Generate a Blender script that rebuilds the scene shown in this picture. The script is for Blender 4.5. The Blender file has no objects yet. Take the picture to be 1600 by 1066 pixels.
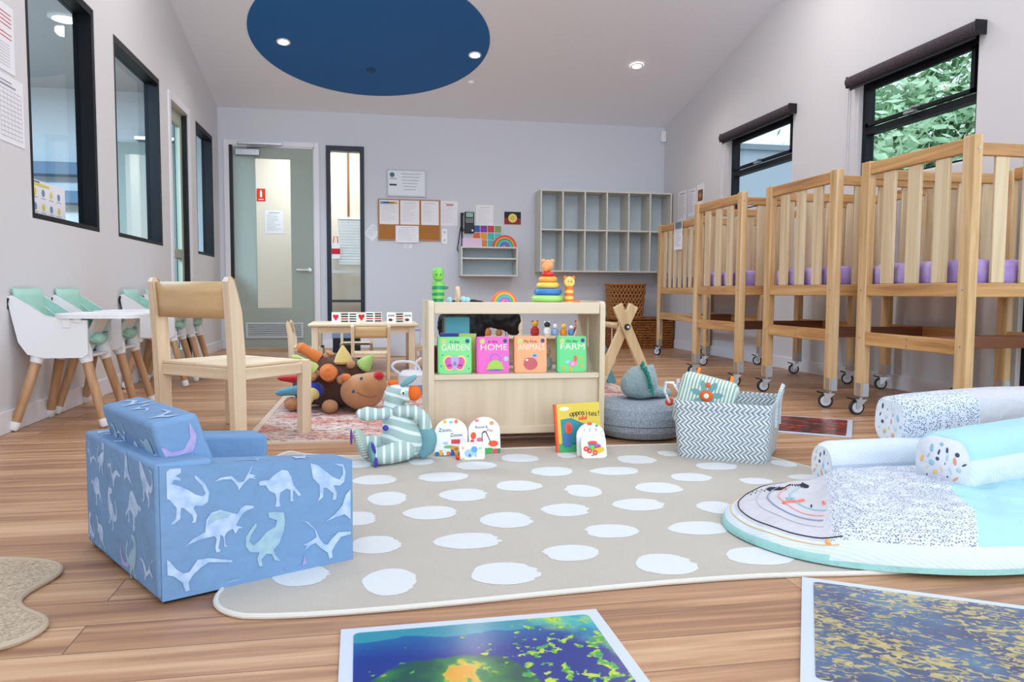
import bpy, math, random
from mathutils import Vector, Matrix
from mathutils.geometry import tessellate_polygon
PI = math.pi
S = bpy.context.scene
COL = S.collection
random.seed(7)
V = Vector

# ------------------------------------------------------------------ camera
F_PX, ROLL, PITCH, YAW, CAM_H = 1187.1, .0054, .066, .1844, .6396
cam_d = bpy.data.cameras.new('camera')
cam = bpy.data.objects.new('camera', cam_d); COL.objects.link(cam)
cam_d.sensor_width = 36; cam_d.lens = F_PX / 1600 * 36; cam_d.shift_y = 1.86 / 1600
cam_d.clip_start = .02; cam_d.clip_end = 200
fw = V((math.sin(YAW) * math.cos(PITCH), math.cos(YAW) * math.cos(PITCH), -math.sin(PITCH)))
rt = V((math.cos(YAW), -math.sin(YAW), 0)); up = rt.cross(fw)
r2 = rt * math.cos(ROLL) + up * math.sin(ROLL); u2 = up * math.cos(ROLL) - rt * math.sin(ROLL)
mw = Matrix((r2, u2, -fw)).transposed().to_4x4(); mw.translation = V((0, 0, CAM_H))
cam.matrix_world = mw
S.camera = cam

# ------------------------------------------------------------------ colour management, world, lights
S.view_settings.view_transform = 'Standard'; S.view_settings.look = 'None'
S.view_settings.gamma = 1; S.view_settings.use_curve_mapping = False
S.view_settings.exposure = -0.10
S.cycles.use_denoising = True
S.cycles.max_bounces = 8; S.cycles.diffuse_bounces = 5; S.cycles.transparent_max_bounces = 16
S.cycles.sample_clamp_indirect = 6; S.cycles.caustics_reflective = False; S.cycles.caustics_refractive = False
D, XL, XR, YN = 8.734, -1.6, 3.473, -1.6            # back wall, left wall, right wall, near end of the room
CZ = lambda y: 2.605 + .213 * (D - y)               # the ceiling rises towards the camera
w = bpy.data.worlds.new('sky'); S.world = w; w.use_nodes = True
nt = w.node_tree; bg = nt.nodes['Background']; bg.inputs[0].default_value = (.80, .90, 1, 1); bg.inputs[1].default_value = 2.1

def area(name, loc, target, sx, sy, power, col, disk=False):
    l = bpy.data.lights.new(name, 'AREA'); l.shape = 'DISK' if disk else 'RECTANGLE'
    l.size = sx; l.size_y = sy; l.energy = power; l.color = col
    o = bpy.data.objects.new(name, l); COL.objects.link(o); o.location = loc
    o.rotation_euler = (V(target) - V(loc)).to_track_quat('-Z', 'Y').to_euler()
    return o
area('fill_rear_end', (.9, YN + .05, 1.9), (.9, 5, 3.0), 4.6, 3.2, 100, (.90, .95, 1))  # added area light at the open end, tilted up to brighten the ceiling
area('fill_side_door', (XR - .03, 1.3, 1.2), (0, 1.6, .8), 3.2, 2.0, 6, (.90, .95, 1))  # added area light inside the glazed door, boosting daylight on the foreground
for x, y in ((-.76, 5.3), (.996, 5.3), (2.62, 5.3), (-.76, 3.2), (.996, 3.2), (2.62, 3.2)):
    area('ceiling_fill', (x, y, CZ(y) - .03), (x, y, 0), .5, .5, 17, (1, .95, .90), True)  # unseen lamps added as fill, continuing the downlight rows without fittings

# ------------------------------------------------------------------ materials
def lin(c):
    if isinstance(c, str):
        c = [int(c[i:i + 2], 16) for i in (0, 2, 4)]
    c = [v / 255 for v in c]
    return tuple(v / 12.92 if v <= .04045 else ((v + .055) / 1.055) ** 2.4 for v in c) + (1,)
MATS = {}
def newmat(name):
    m = bpy.data.materials.new(name); m.use_nodes = True
    return m, m.node_tree, m.node_tree.nodes, m.node_tree.links, m.node_tree.nodes['Principled BSDF']
def P(name, col, rough=.6, metal=0, spec=.4, bump=None, var=0, vscale=4, sheen=0, emit=0):
    if name in MATS: return MATS[name]
    m, t, n, l, b = newmat(name)
    c = lin(col); b.inputs['Base Color'].default_value = c; b.inputs['Roughness'].default_value = rough
    b.inputs['Metallic'].default_value = metal; b.inputs['Specular IOR Level'].default_value = spec
    if sheen: b.inputs['Sheen Weight'].default_value = sheen
    if emit: b.inputs['Emission Color'].default_value = c; b.inputs['Emission Strength'].default_value = emit
    if bump or var:
        tc = n.new('ShaderNodeTexCoord')
    if bump:
        nz = n.new('ShaderNodeTexNoise'); nz.inputs['Scale'].default_value = bump[0]; nz.inputs['Detail'].default_value = 4
        bp = n.new('ShaderNodeBump'); bp.inputs['Strength'].default_value = bump[1]; bp.inputs['Distance'].default_value = .01
        l.new(tc.outputs['Object'], nz.inputs['Vector']); l.new(nz.outputs[0], bp.inputs['Height']); l.new(bp.outputs[0], b.inputs['Normal'])
    if var:
        nz = n.new('ShaderNodeTexNoise'); nz.inputs['Scale'].default_value = vscale; nz.inputs['Detail'].default_value = 3
        mx = n.new('ShaderNodeMix'); mx.data_type = 'RGBA'
        mx.inputs[6].default_value = c; mx.inputs[7].default_value = tuple(v * (1 - var) for v in c[:3]) + (1,)
        l.new(tc.outputs['Object'], nz.inputs['Vector']); l.new(nz.outputs[0], mx.inputs[0]); l.new(mx.outputs[2], b.inputs['Base Color'])
    MATS[name] = m
    return m
def ramp(n, stops, interp='LINEAR'):
    r = n.new('ShaderNodeValToRGB'); e = r.color_ramp.elements; r.color_ramp.interpolation = interp
    while len(e) > 1: e.remove(e[-1])
    e[0].position = stops[0][0]; e[0].color = lin(stops[0][1])
    for p, c in stops[1:]:
        x = e.new(p); x.color = lin(c)
    return r
def mapping(n, l, scale, coord='Object', rot=(0, 0, 0)):
    tc = n.new('ShaderNodeTexCoord'); mp = n.new('ShaderNodeMapping')
    mp.inputs['Scale'].default_value = scale; mp.inputs['Rotation'].default_value = rot
    l.new(tc.outputs[coord], mp.inputs[0]); return mp
def wood(name, a, b_, axis='X', scale=1, rough=.5, mid=None, contrast=1, info=True):
    if name in MATS: return MATS[name]
    m, t, n, l, b = newmat(name)
    sc = {'X': (1.2, 22, 22), 'Y': (22, 1.2, 22), 'Z': (22, 22, 1.2)}[axis]
    mp = mapping(n, l, tuple(s * scale for s in sc))
    if info:
        oi = n.new('ShaderNodeObjectInfo'); ad = n.new('ShaderNodeVectorMath'); ad.operation = 'ADD'
        ml = n.new('ShaderNodeMath'); ml.operation = 'MULTIPLY'; ml.inputs[1].default_value = 40
        l.new(oi.outputs['Random'], ml.inputs[0]); l.new(mp.outputs[0], ad.inputs[0]); l.new(ml.outputs[0], ad.inputs[1]); vec = ad.outputs[0]
    else: vec = mp.outputs[0]
    nz = n.new('ShaderNodeTexNoise'); nz.inputs['Scale'].default_value = 1; nz.inputs['Detail'].default_value = 6
    nz.inputs['Roughness'].default_value = .6; nz.inputs['Distortion'].default_value = .8
    lo = .5 - .22 / contrast; hi = .5 + .22 / contrast
    r = ramp(n, [(max(0, lo), a), (.5, mid or a), (min(1, hi), b_)])
    l.new(vec, nz.inputs['Vector']); l.new(nz.outputs[0], r.inputs[0]); l.new(r.outputs[0], b.inputs['Base Color'])
    b.inputs['Roughness'].default_value = rough
    MATS[name] = m
    return m
def patt(name, kind, **k):
    """patterned cloths and prints, all from procedural nodes"""
    if name in MATS: return MATS[name]
    m, t, n, l, b = newmat(name)
    b.inputs['Roughness'].default_value = k.get('rough', .85); b.inputs['Specular IOR Level'].default_value = .25
    if kind == 'voro':                          # small marks scattered over a ground colour
        mp = mapping(n, l, k.get('scale3', (1, 1, 1)))
        v = n.new('ShaderNodeTexVoronoi'); v.inputs['Scale'].default_value = k['scale']; v.inputs['Randomness'].default_value = k.get('rnd', .8)
        r = ramp(n, [(0, k['b']), (k['t'], k['b']), (k['t'] + .06, k['a'])])
        l.new(mp.outputs[0], v.inputs['Vector']); l.new(v.outputs[0], r.inputs[0]); l.new(r.outputs[0], b.inputs['Base Color'])
    if kind == 'noise':
        mp = mapping(n, l, k.get('scale3', (1, 1, 1)))
        nz = n.new('ShaderNodeTexNoise'); nz.inputs['Scale'].default_value = k['scale']; nz.inputs['Detail'].default_value = k.get('detail', 6)
        nz.inputs['Distortion'].default_value = k.get('dist', 0)
        r = ramp(n, k['stops'], k.get('interp', 'LINEAR'))
        l.new(mp.outputs[0], nz.inputs['Vector']); l.new(nz.outputs[0], r.inputs[0]); l.new(r.outputs[0], b.inputs['Base Color'])
    if kind == 'bands':                         # stripes along one axis with a slight wobble
        mp = mapping(n, l, (1, 1, 1), rot=k.get('rot', (0, 0, 0)))
        wv = n.new('ShaderNodeTexWave'); wv.bands_direction = k['axis']; wv.inputs['Scale'].default_value = k['scale']
        wv.inputs['Distortion'].default_value = k.get('dist', .6); wv.inputs['Detail'].default_value = 1
        r = ramp(n, [(0, k['a']), (k['t'], k['a']), (k['t'] + .08, k['b'])])
        l.new(mp.outputs[0], wv.inputs['Vector']); l.new(wv.outputs[0], r.inputs[0]); l.new(r.outputs[0], b.inputs['Base Color'])
    if kind == 'weave':                         # chevron weave from the wall's own UV metres
        tc = n.new('ShaderNodeTexCoord'); sp = n.new('ShaderNodeSeparateXYZ'); l.new(tc.outputs['UV'], sp.inputs[0])
        def M(op, a, b2=None, c=None):
            q = n.new('ShaderNodeMath'); q.operation = op
            for i, v in enumerate((a, b2, c)):
                if v is None: continue
                if isinstance(v, (int, float)): q.inputs[i].default_value = v
                else: l.new(v, q.inputs[i])
            return q.outputs[0]
        v = M('DIVIDE', sp.outputs[1], k['p']); row = M('FLOOR', v); f = M('FRACT', v)
        par = M('MULTIPLY', M('FRACT', M('MULTIPLY', row, .5)), 2)          # 0 / 1
        sg = M('SUBTRACT', M('MULTIPLY', par, 2), 1)
        tt = M('FRACT', M('ADD', M('ADD', M('DIVIDE', sp.outputs[0], k['q']), M('MULTIPLY', M('MULTIPLY', sg, f), .9)), M('MULTIPLY', par, .45)))
        r = ramp(n, [(0, k['a']), (k['t'], k['a']), (k['t'] + .1, k['b']), (.92, k['b']), (1, k['a'])])
        l.new(tt, r.inputs[0]); l.new(r.outputs[0], b.inputs['Base Color'])
        hb = n.new('ShaderNodeBump'); hb.inputs['Strength'].default_value = .6; hb.inputs['Distance'].default_value = .004
        l.new(M('SINE', M('MULTIPLY', tt, PI)), hb.inputs['Height']); l.new(hb.outputs[0], b.inputs['Normal'])
    if k.get('bump'):
        tc = n.new('ShaderNodeTexCoord'); nz = n.new('ShaderNodeTexNoise'); nz.inputs['Scale'].default_value = k['bump'][0]
        bp = n.new('ShaderNodeBump'); bp.inputs['Strength'].default_value = k['bump'][1]; bp.inputs['Distance'].default_value = .01
        l.new(tc.outputs['Object'], nz.inputs['Vector']); l.new(nz.outputs[0], bp.inputs['Height']); l.new(bp.outputs[0], b.inputs['Normal'])
    MATS[name] = m
    return m
def glass(name, tint='e8f0f2', refl=1.0, veil=None):
    if name in MATS: return MATS[name]
    m, t, n, l, b = newmat(name); out = n['Material Output']
    tr = n.new('ShaderNodeBsdfTransparent'); tr.inputs[0].default_value = lin(tint)
    gl = n.new('ShaderNodeBsdfGlossy'); gl.inputs['Roughness'].default_value = .02
    fr = n.new('ShaderNodeLayerWeight'); fr.inputs[0].default_value = .5; pw = n.new('ShaderNodeMath'); pw.operation = 'POWER'; pw.inputs[1].default_value = 4; l.new(fr.outputs['Facing'], pw.inputs[0])
    mt = n.new('ShaderNodeMath'); mt.operation = 'MULTIPLY'; mt.inputs[1].default_value = refl; mt.use_clamp = True
    mx = n.new('ShaderNodeMixShader')
    l.new(pw.outputs[0], mt.inputs[0]); l.new(mt.outputs[0], mx.inputs[0]); l.new(tr.outputs[0], mx.inputs[1]); l.new(gl.outputs[0], mx.inputs[2])
    l.new(mx.outputs[0], out.inputs[0])
    MATS[name] = m
    return m

# ------------------------------------------------------------------ mesh builder
class MB:
    def __init__(s, T=None): s.v = []; s.f = []; s.m = []; s.sm = []; s.uv = {}; s.T = T or Matrix()
    def add(s, pts, faces, mat, smooth=False, uvs=None):
        o = len(s.v); s.v += [s.T @ V(p) for p in pts]
        for i, f in enumerate(faces):
            if uvs: s.uv[len(s.f)] = uvs[i]
            s.f.append([o + j for j in f]); s.m.append(mat); s.sm.append(smooth)
        return s
    def box(s, a, b, mat, R=None):
        x0, y0, z0 = [min(p, q) for p, q in zip(a, b)]; x1, y1, z1 = [max(p, q) for p, q in zip(a, b)]
        p = [V((x, y, z)) for z in (z0, z1) for y in (y0, y1) for x in (x0, x1)]
        if R is not None:
            c = V(((x0 + x1) / 2, (y0 + y1) / 2, (z0 + z1) / 2)); p = [c + R @ (q - c) for q in p]
        return s.add(p, [(0, 2, 3, 1), (4, 5, 7, 6), (0, 1, 5, 4), (2, 6, 7, 3), (0, 4, 6, 2), (1, 3, 7, 5)], mat)
    def hexa(s, bot, top, mat):                 # bottom and top rings, same count, counter-clockwise from above
        n = len(bot)
        return s.add(list(bot) + list(top), [tuple(reversed(range(n))), tuple(range(n, 2 * n))] + [(i, (i + 1) % n, n + (i + 1) % n, n + i) for i in range(n)], mat)
    def prism(s, poly, o, u, v, d, mat, mat2=None, holes=(), smooth=False):
        """2D polygon (with holes) in the plane o,u,v extruded by the vector d"""
        o, u, v, d = V(o), V(u), V(v), V(d); loops = [list(poly)] + [list(h) for h in holes]
        pts = [o + u * a + v * b for lp in loops for a, b in lp]; n = len(pts)
        tris = tessellate_polygon([[V((a, b, 0)) for a, b in lp] for lp in loops])
        s.add(pts + [p + d for p in pts], [tuple(t) for t in tris], mat)
        base = len(s.v) - 2 * n
        for t in tris: s.f.append([base + n + i for i in t]); s.m.append(mat2 or mat); s.sm.append(False)
        k = 0
        for lp in loops:
            c = len(lp)
            for i in range(c):
                s.f.append([base + k + i, base + k + (i + 1) % c, base + n + k + (i + 1) % c, base + n + k + i]); s.m.append(mat); s.sm.append(smooth)
            k += c
        return s
    def decal(s, poly, o, u, v, mat, holes=()):
        o, u, v = V(o), V(u), V(v); loops = [list(poly)] + [list(h) for h in holes]
        pts = [o + u * a + v * b for lp in loops for a, b in lp]
        return s.add(pts, [tuple(t) for t in tessellate_polygon([[V((a, b, 0)) for a, b in lp] for lp in loops])], mat)
    def tube(s, pts, r, mat, n=10, caps=True, closed=False, smooth=True, flat=1):
        pts = [V(p) for p in pts]; N = len(pts); rs = r if isinstance(r, (list, tuple)) else [r] * N
        ref = None; P_ = []
        for i, p in enumerate(pts):
            a = pts[(i - 1) % N] if (i or closed) else p; b = pts[(i + 1) % N] if (i < N - 1 or closed) else p
            t = (b - a).normalized()
            if ref is None:
                ref = t.orthogonal().normalized() if abs(t.z) > .9 else t.cross(V((0, 0, 1))).normalized()
            x = (ref - t * ref.dot(t)).normalized(); ref = x; y = t.cross(x)
            P_ += [p + (x * math.cos(2 * PI * k / n) + y * math.sin(2 * PI * k / n) * flat) * rs[i] for k in range(n)]
        F = []
        for i in range(N if closed else N - 1):
            for k in range(n):
                a, b = i * n, ((i + 1) % N) * n
                F.append((a + k, a + (k + 1) % n, b + (k + 1) % n, b + k))
        if caps and not closed: F += [tuple(reversed(range(n))), tuple(range((N - 1) * n, N * n))]
        return s.add(P_, F, mat, smooth)
    def lathe(s, prof, o, mat, n=24, axis=(0, 0, 1), smooth=True, mats=None, cap=True):
        R = V((0, 0, 1)).rotation_difference(V(axis)).to_matrix(); o = V(o)
        pts = [o + R @ V((r * math.cos(2 * PI * k / n), r * math.sin(2 * PI * k / n), z)) for r, z in prof for k in range(n)]
        for i in range(len(prof) - 1):
            m_ = mats[i] if mats else mat
            s.add(pts[i * n:(i + 2) * n], [(k, (k + 1) % n, n + (k + 1) % n, n + k) for k in range(n)], m_, smooth)
        if cap:
            s.add(pts[:n], [tuple(reversed(range(n)))], mats[0] if mats else mat); s.add(pts[-n:], [tuple(range(n))], mats[-1] if mats else mat)
        return s
    def ell(s, c, r, mat, R=None, nu=20, nv=12):
        c = V(c); R = R or Matrix.Identity(3); pts = []
        for j in range(nv + 1):
            th = PI * j / nv
            for i in range(nu):
                ph = 2 * PI * i / nu
                pts.append(c + R @ V((r[0] * math.sin(th) * math.cos(ph), r[1] * math.sin(th) * math.sin(ph), -r[2] * math.cos(th))))
        F = [(j * nu + i, j * nu + (i + 1) % nu, (j + 1) * nu + (i + 1) % nu, (j + 1) * nu + i) for j in range(nv) for i in range(nu)]
        return s.add(pts, F, mat, True)
    def grid(s, fn, nu, nv, mat, smooth=True, uvf=None, matf=None, closeu=False):
        pts = [fn(i / nu, j / nv) for j in range(nv + 1) for i in range(nu + (0 if closeu else 1))]
        W = nu + (0 if closeu else 1)
        for j in range(nv):
            for i in range(nu):
                i2 = (i + 1) % W if closeu else i + 1
                q = [j * W + i, j * W + i2, (j + 1) * W + i2, (j + 1) * W + i]
                uvs = [[uvf(i / nu, j / nv), uvf((i + 1) / nu, j / nv), uvf((i + 1) / nu, (j + 1) / nv), uvf(i / nu, (j + 1) / nv)]] if uvf else None
                if j == 0 and i == 0:
                    o = len(s.v); s.v += [s.T @ V(p) for p in pts]
                if uvs: s.uv[len(s.f)] = uvs[0]
                s.f.append([o + k for k in q]); s.m.append(matf(i / nu, j / nv) if matf else mat); s.sm.append(smooth)
        return s
    def text(s, txt, size, o, u, v, mat, width=None, depth=0):
        """lettering as real flat outlines; o = centre of the line"""
        cu = bpy.data.curves.new('lettering', 'FONT'); cu.body = txt; cu.size = size; cu.align_x = 'CENTER'; cu.align_y = 'CENTER'
        cu.resolution_u = 3
        ob = bpy.data.objects.new('lettering', cu); me = bpy.data.meshes.new_from_object(ob)
        xs = [q.co.x for q in me.vertices]
        if xs:
            k = width / max(1e-6, max(xs) - min(xs)) if width else 1
            o, u, v = V(o), V(u), V(v)
            s.add([o + u * q.co.x * k + v * q.co.y for q in me.vertices], [tuple(p.vertices) for p in me.polygons], mat)
        bpy.data.objects.remove(ob); bpy.data.curves.remove(cu); bpy.data.meshes.remove(me)
        return s
    def build(s, name, parent=None, bevel=0, seg=2, sharp=35, loc=None):
        me = bpy.data.meshes.new(name); me.from_pydata([tuple(p) for p in s.v], [], s.f)
        ms = []
        for m in s.m:
            if m not in ms: ms.append(m)
        for m in ms: me.materials.append(m)
        for i, p in enumerate(me.polygons): p.material_index = ms.index(s.m[i]); p.use_smooth = s.sm[i] or bevel > 0
        if s.uv:
            ul = me.uv_layers.new(name='uv')
            for i, p in enumerate(me.polygons):
                if i in s.uv:
                    for q, li in enumerate(p.loop_indices): ul.data[li].uv = s.uv[i][q]
        me.validate(); me.update()
        me.set_sharp_from_angle(angle=math.radians(sharp))
        ob = bpy.data.objects.new(name, me); COL.objects.link(ob)
        if parent: ob.parent = parent
        if loc: ob.location = loc
        if bevel:
            b = ob.modifiers.new('round', 'BEVEL'); b.width = bevel; b.segments = seg; b.limit_method = 'ANGLE'; b.angle_limit = math.radians(40)
            b.harden_normals = False
        return ob
def tag(o, label=None, cat=None, group=None, kind=None):
    if label: o['label'] = label
    if cat: o['category'] = cat
    if group: o['group'] = group
    if kind: o['kind'] = kind
    return o
def thing(name, label, cat, loc=(0, 0, 0), rz=0, group=None):
    o = bpy.data.objects.new(name, None); COL.objects.link(o); o.location = loc; o.rotation_euler = (0, 0, rz); o.empty_display_size = .05
    return tag(o, label, cat, group)
def struct(mb, name, parent=None, **k): return tag(mb.build(name, parent, **k), kind='structure')
def dup(root, loc, rz, label, group=None):
    r = root.copy(); COL.objects.link(r); r.location = loc; r.rotation_euler = (0, 0, rz); r['label'] = label
    if group: r['group'] = group
    for ch in list(root.children):
        c = ch.copy(); COL.objects.link(c); c.parent = r
        for g in ch.children:
            d = g.copy(); COL.objects.link(d); d.parent = c
    return r
def circ(cx, cy, rx, ry=None, n=24, a0=0, a1=2 * PI):
    ry = ry or rx; full = abs(a1 - a0 - 2 * PI) < 1e-6
    return [(cx + rx * math.cos(a0 + (a1 - a0) * i / (n if full else n - 1)), cy + ry * math.sin(a0 + (a1 - a0) * i / (n if full else n - 1))) for i in range(n)]
def rrect(x0, y0, x1, y1, r, n=5):
    out = []
    for cx, cy, a in ((x1 - r, y1 - r, 0), (x0 + r, y1 - r, PI / 2), (x0 + r, y0 + r, PI), (x1 - r, y0 + r, 1.5 * PI)):
        out += [(cx + r * math.cos(a + PI / 2 * i / n), cy + r * math.sin(a + PI / 2 * i / n)) for i in range(n + 1)]
    return out
def rect(x0, y0, x1, y1): return [(x0, y0), (x1, y0), (x1, y1), (x0, y1)]
def lump(o, vox, smooth=6):
    r = o.modifiers.new('merge', 'REMESH'); r.mode = 'VOXEL'; r.voxel_size = vox; r.use_smooth_shade = True
    sm = o.modifiers.new('soften', 'SMOOTH'); sm.iterations = smooth; sm.factor = .6
    return o
def curve(P_, n_):
    """smooth path (points of any length, e.g. x,y,z,radius) through the given points"""
    P_ = [V(p) for p in P_]; out = []; P_ = [P_[0] * 2 - P_[1]] + P_ + [P_[-1] * 2 - P_[-2]]; S_ = len(P_) - 3
    for i in range(n_):
        q = i / (n_ - 1) * S_; k = min(S_ - 1, int(q)); f = q - k; a, b_, c, d = P_[k:k + 4]
        out.append(.5 * ((2 * b_) + (c - a) * f + (2 * a - 5 * b_ + 4 * c - d) * f * f + (3 * b_ - a - 3 * c + d) * f ** 3))
    return out
def limb(mb, pts, rs, mat, n=16, m=24):
    """tapered soft limb with rounded ends"""
    c = curve([(*p, r) for p, r in zip(pts, rs)], m); P_ = [V(q[:3]) for q in c]; R_ = [q[3] for q in c]
    for e in (0, -1):
        d = (P_[e] - P_[1 if e == 0 else -2]).normalized(); r = R_[e]; ex = [(P_[e] + d * r * math.sin(t), r * math.cos(t)) for t in (.5, .95, 1.3, 1.5)]
        if e == 0: P_ = [p for p, _ in reversed(ex)] + P_; R_ = [q for _, q in reversed(ex)] + R_
        else: P_ += [p for p, _ in ex]; R_ += [q for _, q in ex]
    return mb.tube(P_, R_, mat, n)

# ------------------------------------------------------------------ shared materials
paint = P('wall paint', 'd3d2d6', .75, bump=(60, .02)); paint_b_lit = P('back wall paint lit blue', 'cdd1db', .75)  # bluish light on the back wall is put into its colour
ceil_m = P('ceiling paint', 'f0f3fb', .8); skirt = P('skirting gloss', 'e2e2ea', .35)
blackal = P('black aluminium', '0a0d14', .5, spec=.25); navyal = P('dark blue aluminium', '101d30', .4, spec=.35)
clear = glass('clear glazing', 'eef4f5', .55); office = glass('office glazing', 'd8e6ee', .5)
white = P('white plastic', 'eeeef0', .4); steel = P('satin steel', 'b9bdc4', .32, metal=.85); black = P('black plastic', '0e0f12', .45)
paper = P('white paper', 'e9e9f0', .7); ink = P('grey ink', '9497a6', .7); darkink = P('dark ink', '2b2c36', .7); redink = P('red ink', 'c4404a', .7)
sage = P('sage door paint', '9ca8a0', .5)

# ------------------------------------------------------------------ floor, walls, ceiling
m, t, n, l, b = newmat('timber floorboards')
tc = n.new('ShaderNodeTexCoord')
br = n.new('ShaderNodeTexBrick'); br.inputs['Scale'].default_value = 1; br.inputs['Brick Width'].default_value = 1.45; br.inputs['Row Height'].default_value = .118
br.inputs['Mortar Size'].default_value = .0012; br.inputs['Color1'].default_value = (0, 0, 0, 1); br.inputs['Color2'].default_value = (1, 1, 1, 1)
br.inputs['Mortar'].default_value = (.35, .35, .35, 1); br.offset = .37
l.new(tc.outputs['Object'], br.inputs['Vector'])
mp = n.new('ShaderNodeMapping'); mp.inputs['Scale'].default_value = (1.1, 26, 1); l.new(tc.outputs['Object'], mp.inputs[0])
sh = n.new('ShaderNodeVectorMath'); sh.operation = 'MULTIPLY_ADD'; sh.inputs[1].default_value = (9, 5, 0); l.new(br.outputs['Color'], sh.inputs[0]); l.new(mp.outputs[0], sh.inputs[2])
nz = n.new('ShaderNodeTexNoise'); nz.inputs['Scale'].default_value = 1; nz.inputs['Detail'].default_value = 7; nz.inputs['Roughness'].default_value = .62; nz.inputs['Distortion'].default_value = .5
l.new(sh.outputs[0], nz.inputs['Vector'])
ad = n.new('ShaderNodeMath'); ad.operation = 'MULTIPLY_ADD'; ad.inputs[1].default_value = .17; l.new(br.outputs['Color'], ad.inputs[0]); l.new(nz.outputs[0], ad.inputs[2])
r = ramp(n, [(.26, '6a4d3c'), (.44, '946c52'), (.58, 'b28866'), (.70, 'c49e7c'), (.88, 'd8b896')])
l.new(ad.outputs[0], r.inputs[0])
mo = n.new('ShaderNodeMix'); mo.data_type = 'RGBA'; mo.inputs[7].default_value = lin('6b4a38'); l.new(br.outputs['Fac'], mo.inputs[0]); l.new(r.outputs[0], mo.inputs[6])
l.new(mo.outputs[2], b.inputs['Base Color']); b.inputs['Roughness'].default_value = .42; b.inputs['Specular IOR Level'].default_value = .45
bp = n.new('ShaderNodeBump'); bp.inputs['Strength'].default_value = .05; bp.inputs['Distance'].default_value = .004; l.new(nz.outputs[0], bp.inputs['Height']); l.new(bp.outputs[0], b.inputs['Normal'])
floor_m = m
struct(MB().box((-5.6, YN, -.06), (XR + .12, 10.2, 0), floor_m), 'floor')

def wall(name, axis, p0, p1, a0, a1, top, openings, mat):
    """wall between p0 and p1 (thickness) running a0..a1, cut by openings (a0,a1,z0,z1)"""
    mb = MB(); cuts = sorted({a0, a1} | {v for o in openings for v in o[:2]})
    def cell(x0, x1, z0, z1, topped):
        t0, t1 = (top(x0), top(x1)) if topped else (z1, z1)
        f = (lambda a, p, z: (p, a, z)) if axis == 'y' else (lambda a, p, z: (a, p, z))
        bot = [f(x0, p0, z0), f(x0, p1, z0), f(x1, p1, z0), f(x1, p0, z0)]; tp = [f(x0, p0, t0), f(x0, p1, t0), f(x1, p1, t1), f(x1, p0, t1)]
        mb.hexa(bot, tp, mat)
    for x0, x1 in zip(cuts, cuts[1:]):
        hit = [o for o in openings if o[0] <= x0 and o[1] >= x1]; z = 0
        if hit:
            o = hit[0]
            if o[2] > 0: cell(x0, x1, 0, o[2], False)
            cell(x0, x1, o[3], 9, True)
        else: cell(x0, x1, 0, 9, True)
    return struct(mb, name)
LW = [(4.06, 5.0, .985, 2.29), (5.34, 6.43, .985, 2.27), (7.66, 8.45, .985, 2.23)]
wall('wall_left', 'y', XL - .11, XL, YN, D, CZ, LW + [(6.72, 7.33, 0, 2.2)], paint)
wall('wall_back', 'x', D, D + .12, XL - .11, XR + .12, lambda a: CZ(D), [(-1.49, -.60, 0, 2.21), (-.47, -.06, .3, 2.24)], paint_b_lit)
RW = [(5.90, 7.06, 1.42, 2.15), (3.93, 5.03, 1.42, 2.16)]
wall('wall_right', 'y', XR, XR + .12, YN, D, CZ, RW + [(-.3, 3.57, 0, 2.2)], paint)
struct(MB().hexa([(XL - .11, YN, CZ(YN)), (XR + .12, YN, CZ(YN)), (XR + .12, D + .12, CZ(D + .12)), (XL - .11, D + .12, CZ(D + .12))],
                 [(XL - .11, YN, CZ(YN) + .1), (XR + .12, YN, CZ(YN) + .1), (XR + .12, D + .12, CZ(D + .12) + .1), (XL - .11, D + .12, CZ(D + .12) + .1)], ceil_m), 'ceiling')
# neighbouring rooms seen through the glass
hall_m = P('hall paint', 'e6ddd2', .7); off_m = P('office paint', 'd9dee2', .7)
struct(MB().box((-1.9, 10.05, 0), (1.2, 10.15, 2.7), hall_m), 'wall_hall')
struct(MB().box((1.1, D + .12, 0), (1.2, 10.05, 2.7), hall_m), 'wall_hall_end')
struct(MB().box((-1.9, D + .12, 2.62), (1.2, 10.15, 2.72), ceil_m), 'ceiling_hall')
struct(MB().box((-5.5, 8.5, 0), (XL - .11, 8.6, 2.66), off_m), 'wall_office_end')
struct(MB().box((-5.6, 1.0, 0), (-5.5, 8.6, 2.66), off_m), 'wall_office_side')
struct(MB().box((-5.5, .9, 0), (XL - .11, 1.0, 2.66), off_m), 'wall_office_near')
struct(MB().box((-5.6, .9, 2.66), (XL - .11, 8.6, 2.76), P('office ceiling', 'b9bcc0', .8)), 'ceiling_office')
area('hall_lamp', (-.6, 9.5, 2.55), (-.6, 9.5, 0), .6, .6, 34, (1, .93, .84), True)
area('office_lamp', (-3.2, 5.5, 2.6), (-3.2, 5.5, 0), 1.2, 1.2, 480, (.80, .92, 1), True)
# skirting
mb = MB(); sk = lambda a, c: mb.box(a, c, skirt)
mb.box((XL, YN, 0), (XL + .014, 6.66, .10), skirt).box((XL, 7.39, 0), (XL + .014, D, .10), skirt); struct(mb, 'baseboard_left', bevel=.003)
mb = MB().box((-.54, D - .014, 0), (XR, D, .10), skirt); struct(mb, 'baseboard_back', bevel=.003)
mb = MB().box((XR - .014, 3.6, 0), (XR, D, .10), skirt); struct(mb, 'baseboard_right', bevel=.003)

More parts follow.
